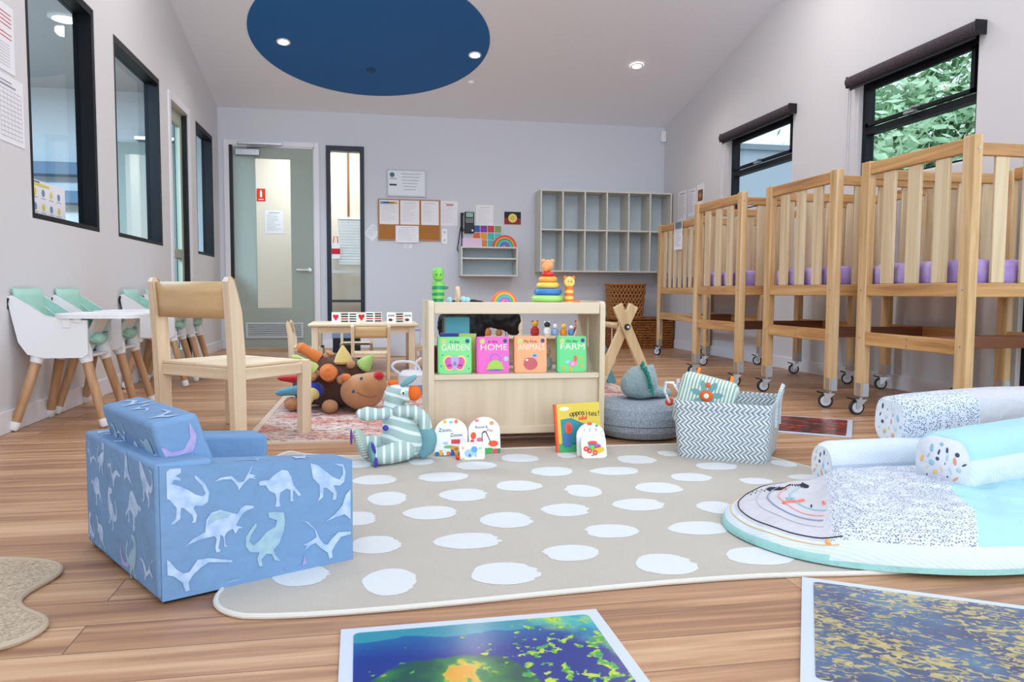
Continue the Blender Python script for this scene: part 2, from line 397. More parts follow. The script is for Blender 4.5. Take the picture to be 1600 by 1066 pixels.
def win(idx, x0, x1, y0, y1, z0, z1, gx, fm, gm, w=.05, rails=()):
    """window in a side wall: frame members and a pane"""
    fr = MB()
    fr.box((x0, y0, z0), (x1, y0 + w, z1), fm).box((x0, y1 - w, z0), (x1, y1, z1), fm).box((x0, y0 + w, z0), (x1, y1 - w, z0 + w * .7), fm).box((x0, y0 + w, z1 - w), (x1, y1 - w, z1), fm)
    for z in rails: fr.box((x0, y0 + w, z - .022), (x1, y1 - w, z + .022), fm)
    o = struct(fr, 'window_%d' % idx)
    tag(MB().box((gx - .003, y0 + w, z0 + w * .7), (gx + .003, y1 - w, z1 - w), gm).build('pane', o), kind='structure')
    return o
for i, (a, c, z0, z1) in enumerate(LW): win(i + 1, XL - .105, XL - .004, a, c, z0, z1, XL - .08, blackal, office, .04)
for i, (a, c, z0, z1) in enumerate(RW):
    o = win(i + 4, XR + .035, XR + .10, a, c, z0, z1, XR + .075, blackal, clear, .045, rails=[1.80])
    # sash of the opening light and its chain winder
    mb = MB(); w_ = .03
    for aa, bb in (((XR + .02, a + .05, 1.83), (XR + .05, a + .05 + w_, 2.10)), ((XR + .02, c - .05 - w_, 1.83), (XR + .05, c - .05, 2.10)), ((XR + .02, a + .05, 1.83), (XR + .05, c - .05, 1.855)), ((XR + .02, a + .05, 2.08), (XR + .05, c - .05, 2.11))):
        mb.box(aa, bb, blackal)
    mb.build('sash', o, bevel=.002)
    ym = (a + c) / 2 + .02
    MB().box((XR - .005, ym - .05, 1.822), (XR + .03, ym + .05, 1.84), steel).tube([(XR + .0, ym - .02, 1.84), (XR - .02, ym - .05, 1.85), (XR - .015, ym - .10, 1.845)], .007, steel).build('winder', o)
    tag(MB().box((XR + .001, a, z0), (XR + .035, c, z0 + .012), skirt).build('window_sill', o), kind='structure')
# tall glazed door towards the camera
fr = MB()
for y0, y1 in ((-.3, -.24), (1.6, 1.68), (3.51, 3.57)): fr.box((XR + .03, y0, 0), (XR + .10, y1, 2.2), blackal)
fr.box((XR + .03, -.3, 2.14), (XR + .10, 3.57, 2.2), blackal); o = struct(fr, 'window_6')
tag(MB().box((XR + .06, -.24, .01), (XR + .066, 3.51, 2.14), clear).build('pane', o), kind='structure')
# blinds over the two windows
rollm = patt('blind cloth', 'noise', scale=180, stops=[(.3, '2b262c'), (.7, '5a5058')])
for (a, c, z0, z1), lab in zip(RW, ('dark rolled-up blind over the window with the grey building outside', 'dark rolled-up blind over the window with green trees outside')):
    t_ = thing('roller_blind', lab, 'blind', (XR - .045, (a + c) / 2, 2.165), group=None); h = (c - a) / 2 + .05
    MB().tube([(0, -h, 0), (0, h, 0)], .042, rollm, 18).build('rolled_cloth', t_)
    MB().box((-.012, -h + .02, -.06), (-.004, h - .02, -.048), black).build('hem_bar', t_)
    for s_ in (-1, 1): MB().box((-.03, s_ * h - .004, -.04), (.044, s_ * h + .004, .04), black).build('bracket', t_)
    MB().tube([(-.01, h - .01, 0), (-.012, h - .012, -.7), (.005, h - .012, -.72), (.008, h - .01, -.05)], .0025, steel, 6).build('pull_chain', t_)

# sliding door in the left wall
mb = MB(); cr = P('pale trim', 'd9dccf', .45)
for y0, y1, z0, z1 in ((6.66, 6.72, 0, 2.26), (7.33, 7.39, 0, 2.26), (6.72, 7.33, 2.2, 2.26)): mb.box((XL - .0, y0, z0), (XL + .012, y1, z1), skirt)
struct(mb, 'trim_1')
mb = MB()
for y0, y1, z0, z1 in ((6.73, 6.81, 0, 2.19), (7.24, 7.32, 0, 2.19), (6.81, 7.24, 2.08, 2.19), (6.81, 7.24, 0, .12), (6.81, 7.24, .92, 1.0)): mb.box((XL - .085, y0, z0), (XL - .045, y1, z1), P('grey green joinery', 'a3aa9b', .5))
o = struct(mb, 'door_2', bevel=.003)
tag(MB().box((XL - .07, 6.8, .1), (XL - .064, 7.25, 2.1), office).build('pane', o), kind='structure')
tag(MB().box((XL - .108, 7.305, 0), (XL - .002, 7.33, 2.19), black).build('seal_strip', o), kind='structure')
# back door
o = struct(MB().prism(rect(-1.455, .008, -.612, 2.195), (0, D + .012, 0), (1, 0, 0), (0, 0, 1), (0, .04, 0), sage, holes=[rect(-1.223, .45, -.855, 2.08)]), 'door_1', bevel=.002)
tag(MB().box((-1.23, D + .03, .44), (-.85, D + .036, 2.09), clear).build('pane', o), kind='structure')
mb = MB().prism(rect(-1.347, .117, -.736, .29), (0, D - .004, 0), (1, 0, 0), (0, 0, 1), (0, .02, 0), P('vent frame', 'c2ccd6', .4), holes=[rect(-1.325, .139, -.758, .268)])
for k in range(5):
    z = .145 + k * .025; mb.box((-1.325, D - .002, z), (-.758, D + .012, z + .012), P('vent frame', 'c2ccd6', .4), R=Matrix.Rotation(.5, 3, 'X'))
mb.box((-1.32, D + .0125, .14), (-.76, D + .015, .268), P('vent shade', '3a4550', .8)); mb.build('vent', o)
mb = MB().box((-1.42, D - .045, 2.10), (-1.17, D + .012, 2.165), steel); mb.box((-1.40, D - .04, 2.215), (-.93, D - .012, 2.245), steel)
mb.tube([(-1.32, D - .03, 2.165), (-1.30, D - .03, 2.19), (-.95, D - .03, 2.215)], .009, steel); mb.build('door_closer', o, bevel=.004)
MB().lathe([(.026, 0), (.026, .012), (.012, .014), (.012, .045)], (-.665, D + .012, .87), steel, 16, axis=(0, -1, 0)).tube([(-.665, D - .035, .87), (-.80, D - .035, .872)], .0095, white).build('door_handle', o)
mb = MB().box((-1.49, D - .004, 0), (-1.456, D + .11, 2.21), black).box((-.611, D + .0, 0), (-.60, D + .11, 2.21), skirt).box((-1.456, D + .0, 2.196), (-.60, D + .11, 2.21), skirt); struct(mb, 'trim_2')
mb = MB()
for a, c in (((-1.545, 0), (-1.49, 2.265)), ((-.60, 0), (-.545, 2.265)), ((-1.49, 2.21), (-.60, 2.265))): mb.box((a[0], D - .014, a[1]), (c[0], D, c[1]), skirt)
struct(mb, 'trim_3', bevel=.003)
# tall narrow window in the back wall
mb = MB().prism(rect(-.47, .3, -.06, 2.24), (0, D - .012, 0), (1, 0, 0), (0, 0, 1), (0, .11, 0), navyal, holes=[rect(-.425, .345, -.105, 2.185)])
o = struct(mb, 'window_7', bevel=.002)
tag(MB().box((-.43, D + .04, .34), (-.10, D + .046, 2.19), clear).build('pane', o), kind='structure')
# beyond that window
th = thing('wall_batten', 'brown timber batten on the hall wall behind the tall narrow window', 'batten', (-.27, 10.05, 0))
MB().box((-.012, -.012, 1.5), (.012, 0, 2.5), P('brown batten', '8a5a38', .5)).build('batten', th)
th = thing('blind_reflection', 'reflection of a white slatted blind, modelled behind the tall narrow window', 'blind', (-.245, 10.045, 0)); mb = MB()  # reflection in the glass built as slats on the hall wall
for k in range(16): mb.box((-.15, -.02, .98 + k * .036), (.13, -.004, 1.008 + k * .036), P('blind slat', 'f0f4fa', .4), R=Matrix.Rotation(.3, 3, 'X'))
mb.build('slats', th); MB().box((-.16, -.03, 1.555), (.14, 0, 1.585), white).build('head_rail', th)
th = thing('hall_bench', 'low white bench with a dark shelf behind the tall narrow window', 'bench', (-.24, 9.8, 0))
MB().box((-.35, -.12, .86), (.3, .12, .90), white).build('top', th); MB().box((-.33, -.1, .5), (.28, .1, .53), P('dark shelf', '55585a', .6)).build('shelf', th)
for x in (-.33, .25): MB().box((x, -.1, 0), (x + .03, .1, .86), white).build('leg', th)
th = thing('hall_bag', 'red and white bag hanging in the hall behind the tall narrow window', 'bag', (-.43, 10.0, 1.05))
mb = MB().prism(rrect(-.05, 0, .055, .20, .02), (0, -.02, 0), (1, 0, 0), (0, 0, 1), (0, .05, 0), P('bag white', 'e8e8ec', .6)); mb.box((-.05, -.022, .06), (.055, .0, .13), P('bag red', 'c01f35', .6)); mb.build('bag_body', th)
MB().tube([(-.03, .0, .2), (-.02, .0, .28), (.02, 0, .28), (.03, 0, .2)], .005, P('bag red', 'c01f35', .6)).build('strap', th)
# hall signs behind the door glass
th = thing('fire_extinguisher_sign', 'small red fire extinguisher sign seen through the door glass', 'sign', (-1.339, 10.05, 1.838))
rd = P('sign red', 'd8391f', .4)
mb = MB().box((-.052, -.004, -.078), (.052, 0, .078), rd); wm = P('sign white', 'f6f4f0', .5)
mb.decal(rrect(-.012, -.03, .012, .045, .01), (0, -.0046, 0), (1, 0, 0), (0, 0, 1), wm).decal(rect(-.006, .045, .006, .06), (0, -.0046, 0), (1, 0, 0), (0, 0, 1), wm).decal(rect(-.03, -.06, .03, -.05), (0, -.0046, 0), (1, 0, 0), (0, 0, 1), wm); mb.build('sign_plate', th)

def sheet(name, label, cat, o, u, v, w_, h_, style='lines', base=paper, group=None, seed=1, thick=.0015, ink_=None, rot=0):
    """a printed sheet fixed to a wall: its own thin slab with its print; o = centre of the back"""
    u, v = V(u), V(v)
    if rot: u, v = u * math.cos(rot) + v * math.sin(rot), v * math.cos(rot) - u * math.sin(rot)
    nrm = u.cross(v); rnd = random.Random(seed); mb = MB(); ik = ink_ or ink
    th = thing(name, label, cat, o, group=group)
    mb.prism(rect(-w_ / 2, -h_ / 2, w_ / 2, h_ / 2), (0, 0, 0), u, v, nrm * thick, base)
    fo = nrm * (thick + .0005)
    def R(a, b_, c, d, m_): mb.decal(rect(a * w_, b_ * h_, c * w_, d * h_), fo, u, v, m_)
    if style == 'lines':
        R(-.3, .38, .3, .41, ik); y = .3
        while y > -.42:
            R(-.4, y, -.4 + .8 * rnd.uniform(.5, 1), y + .012, ik); y -= .06
    elif style == 'grid':
        for k in range(11): R(-.4, -.42 + k * .07, .4, -.413 + k * .07, ik)
        for k in range(7): R(-.4 + k * .133, -.42, -.394 + k * .133, .28, ik)
        R(-.4, .33, .2, .36, ik); R(-.4, .39, .05, .41, ik)
    elif style == 'red':
        for k in range(7):
            if k != 4: R(-.45, .36 - k * .06, .40, .375 - k * .06, redink)
        for k in range(8): R(-.45, -.1 - k * .045, .3, -.093 - k * .045, ik)
    mb.build('printed_sheet' if name != 'poster' else 'poster_sheet', th)
    return th, mb, (fo, u, v)
B_ = dict(u=(1, 0, 0), v=(0, 0, 1)); Lw = dict(u=(0, 1, 0), v=(0, 0, 1)); Rw = dict(u=(0, -1, 0), v=(0, 0, 1))
sheet('notice', 'white notice seen through the door glass beside the red sign', 'notice', (-1.186, 10.049, 1.504), w_=.22, h_=.29, seed=3, **B_)
sheet('notice', 'paper notice with rows of red text on the left wall', 'notice', (XL + .001, 3.80, 1.765), w_=.25, h_=.30, style='red', **Lw)
sheet('notice', 'paper notice with a grey table, below the red text notice', 'notice', (XL + .001, 3.87, 1.45), w_=.26, h_=.30, style='grid', **Lw)
th, mb, (fo, u, v) = sheet('poster', 'white picture chart poster behind the nearest window in the left wall', 'poster', (XL - .077, 4.45, 1.10), w_=.46, h_=.20, style='none', **Lw)
mb = MB(); yl = P('chart yellow', 'd8cf6a', .6); bl = P('chart blue', '6d8fb0', .6)
mb.decal(rect(-.18, .07, .02, .085), fo, u, v, yl).decal(rect(-.18, .088, -.1, .094), fo, u, v, darkink)
for i in range(4):
    for j in range(2):
        x, z = -.16 + i * .1, .04 - j * .075
        mb.decal(circ(x, z, .02, n=10), fo, u, v, bl if (i + j) % 2 else yl).decal(rect(x - .03, z - .03, x + .03, z - .026), fo, u, v, ink)
mb.build('print', th)
# room beyond the left wall
dr = tag(MB().box((-2.75, 8.46, .01), (-1.86, 8.5, 2.15), sage).build('door_3'), kind='structure')
MB().box((-2.45, 8.45, .7), (-2.05, 8.4605, 2.02), P('frosted pane', 'cfc6b8', .4)).build('pane', dr)
MB().box((-2.35, 8.41, 2.165), (-1.95, 8.46, 2.205), steel).build('door_closer', dr, bevel=.004)
for z, lab in ((1.78, 'upper blue grey wall shelf in the office behind the nearest left window'), (1.50, 'lower blue grey wall shelf in the office behind the nearest left window')):
    th = thing('wall_shelf', lab, 'shelf', (-3.15, 8.5, z), group=None); MB().box((-.75, -.2, 0), (.3, 0, .12), P('blue grey laminate', '5f7890', .5)).build('shelf_box', th, bevel=.004)
th = thing('round_ceiling_light', 'round white ceiling light seen through the nearest left window', 'light', (-2.2, 6.27, 2.66))
glow = P('lamp glow', 'fff6ea', .4, emit=9)
MB().lathe([(.12, 0), (.12, -.02), (.09, -.03)], (0, 0, 0), white, 28).build('rim', th); MB().lathe([(.09, -.0305), (.001, -.034)], (0, 0, 0), glow, 28).build('diffuser', th)

# ------------------------------------------------------------------ ceiling
sl = math.atan(.213)
def ceil_thing(name, label, cat, x, y, group=None):
    th = thing(name, label, cat, (x, y, CZ(y)), group=group); th.rotation_euler = (-sl, 0, 0); return th
th = ceil_thing('ceiling_disc', 'large deep blue round panel on the ceiling', 'ceiling panel', .03, 7.23)
MB().lathe([(1.08, 0), (1.08, -.006), (.001, -.006)], (0, 0, 0), P('deep blue', '1b63a6', .55, spec=.3), 96, smooth=False, cap=False).build('disc', th)
spot_glow = P('spot glow', 'fff2e0', .4, emit=30)
for x, y, lab in ((-.76, 7.33, 'leftmost downlight, inside the blue ceiling disc'), (.996, 7.35, 'downlight on the right edge of the blue ceiling disc'), (2.62, 7.365, 'rightmost downlight, on the plain pale ceiling')):
    th = ceil_thing('downlight', lab, 'light', x, y, 'round recessed downlights')
    MB().lathe([(.062, -.007), (.062, -.012), (.045, -.014), (.042, -.007)], (0, 0, 0), white, 28, cap=False).build('rim', th)
    MB().lathe([(.043, -.0085), (.001, -.0085)], (0, 0, 0), spot_glow, 24, smooth=False, cap=False).build('lens', th)
    la = bpy.data.lights.new('bulb', 'SPOT'); la.energy = 26; la.color = (1, .92, .82); la.shadow_soft_size = .05; la.spot_size = math.radians(150); la.spot_blend = .8
    lo = bpy.data.objects.new('bulb', la); COL.objects.link(lo); lo.parent = th; lo.location = (0, 0, -.03)
th = ceil_thing('motion_sensor', 'small white sensor on the ceiling below the blue disc', 'sensor', 1.03, 7.89); MB().lathe([(.035, 0), (.03, -.02), (.001, -.03)], (0, 0, 0), white, 18).build('sensor_dome', th)
th = ceil_thing('smoke_detector', 'small dark blue detector near the edge of the blue disc', 'sensor', .024, 7.75); MB().lathe([(.05, -.006), (.045, -.012), (.001, -.015)], (0, 0, 0), P('blue detector', '0d3f74', .5), 20).build('detector_body', th)
th = thing('alarm_sensor', 'small white alarm sensor high in the back right corner', 'sensor', (3.44, 8.70, 2.5)); MB().prism(rrect(-.03, -.07, .03, .06, .02), (0, .03, 0), (1, 0, 0), (0, 0, 1), (0, -.05, 0), white).build('sensor_body', th, bevel=.004)

# ------------------------------------------------------------------ outside
struct(MB().box((XR + .12, -6, -.5), (60, 60, -.4), P('outside ground', '8d9088', .9)), 'ground')
th = thing('neighbour_building', 'plain pale grey building outside the far window', 'building', (5.8, 14.5, -.4))
MB().box((0, -1.2, 0), (2.4, 9, 3.7), P('grey render', 'b9c3cf', .7)).build('wall', th); MB().box((-.1, -1.3, 3.7), (2.5, 9.1, 3.8), P('roof flashing', '8d97a3', .5)).build('roof_edge', th)
leafm = patt('leaves', 'noise', scale=3, stops=[(.3, '93bf9a'), (.5, 'c2e0b8'), (.7, 'e6f4e0')], rough=.6)
def tree(label, x, y, h, r, seed, nl=2600):
    rnd = random.Random(seed); th = thing('tree', label, 'tree', (x, y, -.4), group=None); mb = MB()
    mb.tube([(0, 0, 0), (.1, 0, h * .3), (0, .1, h * .6)], [.2, .15, .08], P('bark', '6e5c4c', .9), 8)
    for k in range(7):
        a = k * .9; mb.tube([(0, 0, h * .3 + k * .15), (math.cos(a) * r * .6, math.sin(a) * r * .6, h * .55 + k * .2)], [.07, .02], P('bark', '6e5c4c', .9), 6)
    mb.build('trunk', th); mb = MB(); cl = [V((max(-r, min(r, rnd.gauss(0, r * .5))), max(-r, min(r, rnd.gauss(0, r * .5))), h * .62 + rnd.gauss(0, r * .4))) for _ in range(60)]
    for _ in range(nl):
        c = rnd.choice(cl) + V((rnd.gauss(0, .42), rnd.gauss(0, .42), rnd.gauss(0, .36))); s_ = rnd.uniform(.09, .2)
        d = V((rnd.gauss(0, 1), rnd.gauss(0, 1), rnd.gauss(0, 1))).normalized(); e = d.orthogonal().normalized() * s_ * .5; d = d * s_
        mb.add([c - d, c + e, c + d, c - e], [(0, 1, 2, 3)], leafm)
    mb.build('foliage', th)
tree('large leafy pale green tree outside the nearest window', 13.2, 16.4, 6.9, 2.9, 3, 15000)
tree('leafy tree outside with its crown over the grey building', 16.6, 27.5, 8.2, 1.3, 5, 2500)

# ------------------------------------------------------------------ things on the back wall
th, _, (fo, u, v) = sheet('framed_certificate', 'white framed certificate above the cork board', 'picture', (.41, D - .001, 1.855), w_=.425, h_=.29, style='none', base=P('certificate', 'dfe6ee', .5), thick=.012, **B_)
mb = MB().prism(rect(-.22, -.152, .22, .152), (0, 0, 0), u, v, (0, -.016, 0), P('silver frame', 'b7bcc6', .35), holes=[rect(-.205, -.137, .205, .137)]); mb.build('frame', th)
mb = MB(); mb.decal(circ(-.16, .09, .028, n=12), fo, u, v, P('teal ink', '3e6f80', .6)).decal(rect(-.19, .045, -.11, .052), fo, u, v, redink).decal(rect(-.19, -.03, -.11, -.012), fo, u, v, darkink)
for k in range(6): mb.decal(rect(-.06 + k * .005, .1 - k * .035, .16 - k * .012, .106 - k * .035), fo, u, v, ink)
mb.build('print', th)
th = thing('cork_board', 'brown cork notice board with papers in the middle of the back wall', 'notice board', (.44, D, 1.445))
MB().prism(rect(-.34, -.22, .34, .22), (0, -.008, 0), (1, 0, 0), (0, 0, 1), (0, .008, 0), patt('cork', 'noise', scale=120, stops=[(.3, '9a6230'), (.7, 'bb8145')])).build('cork', th)
MB().prism(rect(-.352, -.232, .352, .232), (0, -.014, 0), (1, 0, 0), (0, 0, 1), (0, .014, 0), P('board frame', 'b08560', .5), holes=[rect(-.338, -.218, .338, .218)]).build('frame', th)
for i, (x, z, w_, h_, lab) in enumerate(((.215, 1.528, .215, .27, 'paper with a blue and orange heading, left on the cork board'), (.445, 1.528, .215, .27, 'plain paper in the middle of the cork board'), (.672, 1.528, .20, .27, 'plain paper at the right of the cork board'), (.415, 1.285, .26, .19, 'wide paper overlapping the bottom edge of the cork board'))):
    th, _, (fo, u, v) = sheet('pinned_paper', lab, 'paper', (x, D - .0150 if i == 3 else D - .0095, z), w_=w_, h_=h_, seed=i + 5, ink_=P('faint ink', 'c3c6d2', .7), group='papers on the cork board', **B_)
    if i == 0: MB().decal(rect(-.1, .09, 0, .12), fo, u, v, P('sky ink', '6aa5cc', .6)).decal(rect(.0, .09, .09, .12), fo, u, v, P('peach ink', 'e0b070', .6)).build('heading', th)
sheet('note', 'small note hung at a tilt left of the cork board', 'note', (.03, D - .001, 1.30), w_=.13, h_=.15, rot=-.75, seed=9, **B_)
sheet('note', 'tiny white sign under the cork board', 'note', (.425, D - .001, 1.155), w_=.09, h_=.05, seed=10, **B_)
th, _, (fo, u, v) = sheet('notice', 'white paper with a red heading right of the cork board', 'notice', (.89, D - .001, 1.53), w_=.2, h_=.28, seed=11, ink_=P('faint ink', 'c3c6d2', .7), **B_)
MB().decal(rect(-.03, .09, .05, .102), fo, u, v, redink).build('heading', th)
sheet('notice', 'pale handwritten sheet right of the phone', 'notice', (1.30, D - .001, 1.50), w_=.2, h_=.27, seed=12, ink_=P('faint ink', 'c3c6d2', .7), **B_)
for x, z, w_, h_, lab in ((.838, 1.27, .06, .17, 'white light switch plate right of the cork board'), (1.09, .30, .1, .07, 'left white power outlet low on the back wall'), (1.62, .30, .1, .07, 'right white power outlet low on the back wall')):
    th = thing('switch_plate' if h_ > .1 else 'power_outlet', lab, 'switch' if h_ > .1 else 'outlet', (x, D, z))
    MB().prism(rrect(-w_ / 2, -h_ / 2, w_ / 2, h_ / 2, .008), (0, -.008, 0), (1, 0, 0), (0, 0, 1), (0, .008, 0), white).build('plate', th, bevel=.002)
    for k in (-1, 1):
        MB().box((-.01 if h_ > .1 else k * .025 - .008, -.012, (k * .045 if h_ > .1 else 0) - .015), (.01 if h_ > .1 else k * .025 + .008, -.008, (k * .045 if h_ > .1 else 0) + .015), P('switch grey', 'bfc4ca', .4)).build('switch', th, bevel=.002)
# phone
th = thing('wall_phone', 'black wall phone with a hanging curly cord', 'phone', (1.10, D, 1.43))
MB().box((-.035, -.035, -.12), (.075, 0, .12), black).build('base', th, bevel=.006)
MB().box((-.02, -.05, .06), (.06, -.035, .11), P('phone screen', '7fae9a', .3)).build('screen', th)
mb = MB()
for r_ in range(3): mb.box((-.025, -.04, .035 - r_ * .018), (.065, -.0352, .045 - r_ * .018), P('phone grey', '9a9aa6', .5))
for r_ in range(4):
    for c_ in range(3): mb.box((-.02 + c_ * .022, -.04, -.04 - r_ * .018), (-.006 + c_ * .022, -.0352, -.03 - r_ * .018), P('phone key', '2c3040', .5))
mb.ell((.055, -.038, -.09), (.012, .004, .012), P('phone light', 'dfe3ee', .4)); mb.build('keys', th)
MB().tube([(-.065, -.05, .10), (-.07, -.062, .06), (-.07, -.062, -.06), (-.065, -.05, -.10)], [.021, .015, .015, .021], black).build('handset', th)
MB().tube([(-.065 + .006 * math.sin(k * 1.9), -.035 + .006 * math.cos(k * 1.9), z) for k, z in ((k, -.1 - k * .005) for k in range(44))] + [(-.10, -.03, -.34), (-.12, -.03, -.31), (-.11, -.03, -.26), (-.095, -.03, -.15), (-.08, -.035, -.05)], .006, black, 6).build('cord', th)
# flag card
th, _, (fo, u, v) = sheet('flag_picture', 'black and red flag picture with a yellow circle on the back wall', 'flag', (1.628, D - .001, 1.494), w_=.195, h_=.145, style='none', base=P('flag black', '1c1620', .6), **B_)
MB().decal(rect(-.0975, -.0725, .0975, 0), fo, u, v, P('flag red', '8e2430', .6)).decal(circ(0, 0, .052), fo * 1.5, u, v, P('flag yellow', 'e8d36a', .6)).decal(circ(0, 0, .02), fo * 2, u, v, P('flag ochre', 'b9a04c', .6), holes=[circ(0, 0, .012)]).build('flag_print', th)
# right wall papers
for y, z, w_, h_, lab, st in ((8.17, 1.62, .24, .34, 'paper list on the right wall by the corner', 'lines'), (7.90, 1.63, .2, .3, 'second paper list on the right wall, nearer the picture', 'lines')):
    sheet('notice', lab, 'notice', (XR - .001, y, z), w_=w_, h_=h_, style=st, seed=int(y * 10), **Rw)
th, _, (fo, u, v) = sheet('picture_card', 'white card with a brown picture on the right wall', 'picture', (XR - .001, 7.69, 1.66), w_=.17, h_=.28, style='none', **Rw)
MB().decal(rect(-.06, -.04, .06, .08), fo, u, v, P('brown print', '7a4a30', .6)).decal(circ(0, .02, .03), fo * 1.4, u, v, P('tan print', 'b98a58', .6)).decal(rect(-.06, -.1, .06, -.085), fo, u, v, darkink).build('print', th)

# grey box shelves
lam = P('pale grey laminate', 'cfcec8', .5); lamb = P('shelf back', 'c2d0da', .6); lame = P('shelf edge', 'dcdad4', .5)
def boxshelf(name, label, x0, x1, y0, y1, z0, z1, cols, rows):
    th = thing(name, label, 'shelf', (x0, y1, z0)); W, H, d, t_ = x1 - x0, z1 - z0, y1 - y0, .016
    mb = MB().box((0, -d, 0), (t_, 0, H), lam).box((W - t_, -d, 0), (W, 0, H), lam).box((t_, -d, 0), (W - t_, 0, t_), lam).box((t_, -d, H - t_), (W - t_, 0, H), lam); mb.build('carcass', th)
    MB().box((t_, -.008, t_), (W - t_, 0, H - t_), lamb).build('back_panel', th)
    for k in range(1, cols): MB().box((W * k / cols - t_ / 2, -d + .002, t_), (W * k / cols + t_ / 2, -.008, H - t_), lam).build('divider', th)
    for f in rows:
        for k in range(cols):
            a = W * k / cols + t_ / 2; c = W * (k + 1) / cols - t_ / 2
            MB().box((a, -d + .003, H * f - t_ / 2), (c, -.008, H * f + t_ / 2), lam).build('shelf', th)
    return th
boxshelf('pigeonhole_shelf', 'grey twelve compartment pigeonhole unit on the back wall', 1.892, 3.455, 8.43, D, .872, 1.795, 6, [.515])
boxshelf('wall_shelf', 'small grey two tier shelf under the phone', .996, 1.64, 8.46, D, .815, 1.145, 1, [.6])
th = thing('grid_picture', 'colourful picture card of small squares behind the rainbow', 'picture', (1.33, 8.70, 1.1455)); mb = MB().box((-.17, -.006, 0), (.17, .006, .26), paper)
cols_ = ['8e9aa8', 'd08a4a', '5fb0b8', 'c8408a', 'd0603a', 'e0983a', '4ab0a8', '6ab8c8', '3058a0', '7a3a98', 'c04050', '8a9a58']
for i in range(4):
    for j in range(3): mb.box((-.165 + i * .083, -.008, .01 + j * .083), (-.087 + i * .083, -.006, .088 + j * .083), P('sq' + cols_[(j * 4 + i) % 12], cols_[(j * 4 + i) % 12], .6))
mb.build('card', th); th.rotation_euler = (-.08, 0, 0)
th = thing('pink_booklet', 'pale pink booklet lying on edge under the phone', 'booklet', (1.14, 8.66, 1.1455)); mb = MB().box((-.11, -.006, 0), (.12, .01, .105), P('pale pink', 'd9bfd6', .6)); mb.box((-.112, -.008, 0), (-.104, .012, .106), P('purple spine', '6f4f86', .6)); mb.build('cover', th); th.rotation_euler = (-.05, 0, 0)
def rainbow(label, x, y, z, R, cols, base=True):
    th = thing('rainbow_toy', label, 'toy', (x, y, z)); n_ = len(cols)
    for i, c in enumerate(cols):
        ro = R * (1 - i * .82 / n_); ri = R * (1 - (i + 1) * .82 / n_)
        outer = circ(0, 0, ro, n=22, a0=0, a1=PI); inner = circ(0, 0, ri, n=22, a0=PI, a1=0)
        MB().prism(outer + inner, (0, -.015, 0), (1, 0, 0), (0, 0, 1), (0, .03, 0), P('rb' + c, c, .45)).build('arch', th)
    return th
rainbow('wooden rainbow standing on the small grey wall shelf', 1.50, 8.53, 1.1455, .135, ['d8342a', 'ee8a30', '2f9a50', '58b8c8', '4a68b8', '8a58a8'])

# ------------------------------------------------------------------ wicker hamper and basket in the corner
wick = patt('seagrass', 'noise', scale=14, scale3=(3, 3, 9), stops=[(.32, '2a1408'), (.45, '6f3f1e'), (.6, 'a86a34'), (.75, 'd09a5c')], dist=1.5, bump=(60, 1))
th = thing('seagrass_trunk', 'long brown woven seagrass trunk in the back right corner', 'basket', (3.12, 8.44, 0))
mb = MB()
for k in range(11):
    z = .012 + k * .029; q = rrect(-.42, -.14, .33, .16, .03, 3)
    mb.tube([(a, b_, z) for a, b_ in q], .0165, wick, 6, closed=True)
mb.box((-.42, -.13, 0), (.33, .15, .31), wick); mb.build('trunk_body', th)
MB().box((-.435, -.155, .325), (.345, .175, .35), wick).build('lid', th, bevel=.01)
th = thing('open_weave_basket', 'tall brown open weave basket standing on the seagrass trunk', 'basket', (2.90, 8.42, .3505))
can = P('cane', 'a9713c', .55); hole_shade = P('basket hole shade', '5a3418', .7)
mb = MB(); Hh = .385
for i in range(8):
    z = .008 + i * .0526; s_ = 1 + .12 * z / Hh
    mb.tube([(a * s_, b_ * s_, z) for a, b_ in rrect(-.19, -.13, .19, .13, .06, 4)], .005, can, 5, closed=True)
base = rrect(-.19, -.13, .19, .13, .06, 4)
def at(tt, s_):
    L_ = len(base); q = (tt % 1) * L_; i = int(q); f = q - i; a = base[i % L_]; c = base[(i + 1) % L_]
    return (a[0] * (1 - f) + c[0] * f) * s_, (a[1] * (1 - f) + c[1] * f) * s_
per = [0]
for i in range(len(base)): per.append(per[-1] + (V(base[i]) - V(base[(i + 1) % len(base)])).length)
def atl(tt, s_):
    q = (tt % 1) * per[-1]
    for i in range(len(base)):
        if per[i + 1] >= q - 1e-9:
            f = (q - per[i]) / max(1e-9, per[i + 1] - per[i]); a = base[i]; c = base[(i + 1) % len(base)]
            return (a[0] * (1 - f) + c[0] * f) * s_, (a[1] * (1 - f) + c[1] * f) * s_
for k in range(30):
    for d in (-1, 1):
        mb.tube([(*atl(k / 30 + d * j * .045, 1 + .12 * j / 4), Hh * j / 4) for j in range(5)], .0062, can, 5)
mb.build('woven_body', th)
MB().hexa([(a * .93, b_ * .93, 0) for a, b_ in base], [(a * 1.04, b_ * 1.04, Hh - .01) for a, b_ in base], hole_shade).build('dark_core', th)  # dark core added so gaps in the weave look shaded
MB().tube([(a * 1.13, b_ * 1.13, Hh) for a, b_ in base], .011, can, 8, closed=True).build('rim', th)

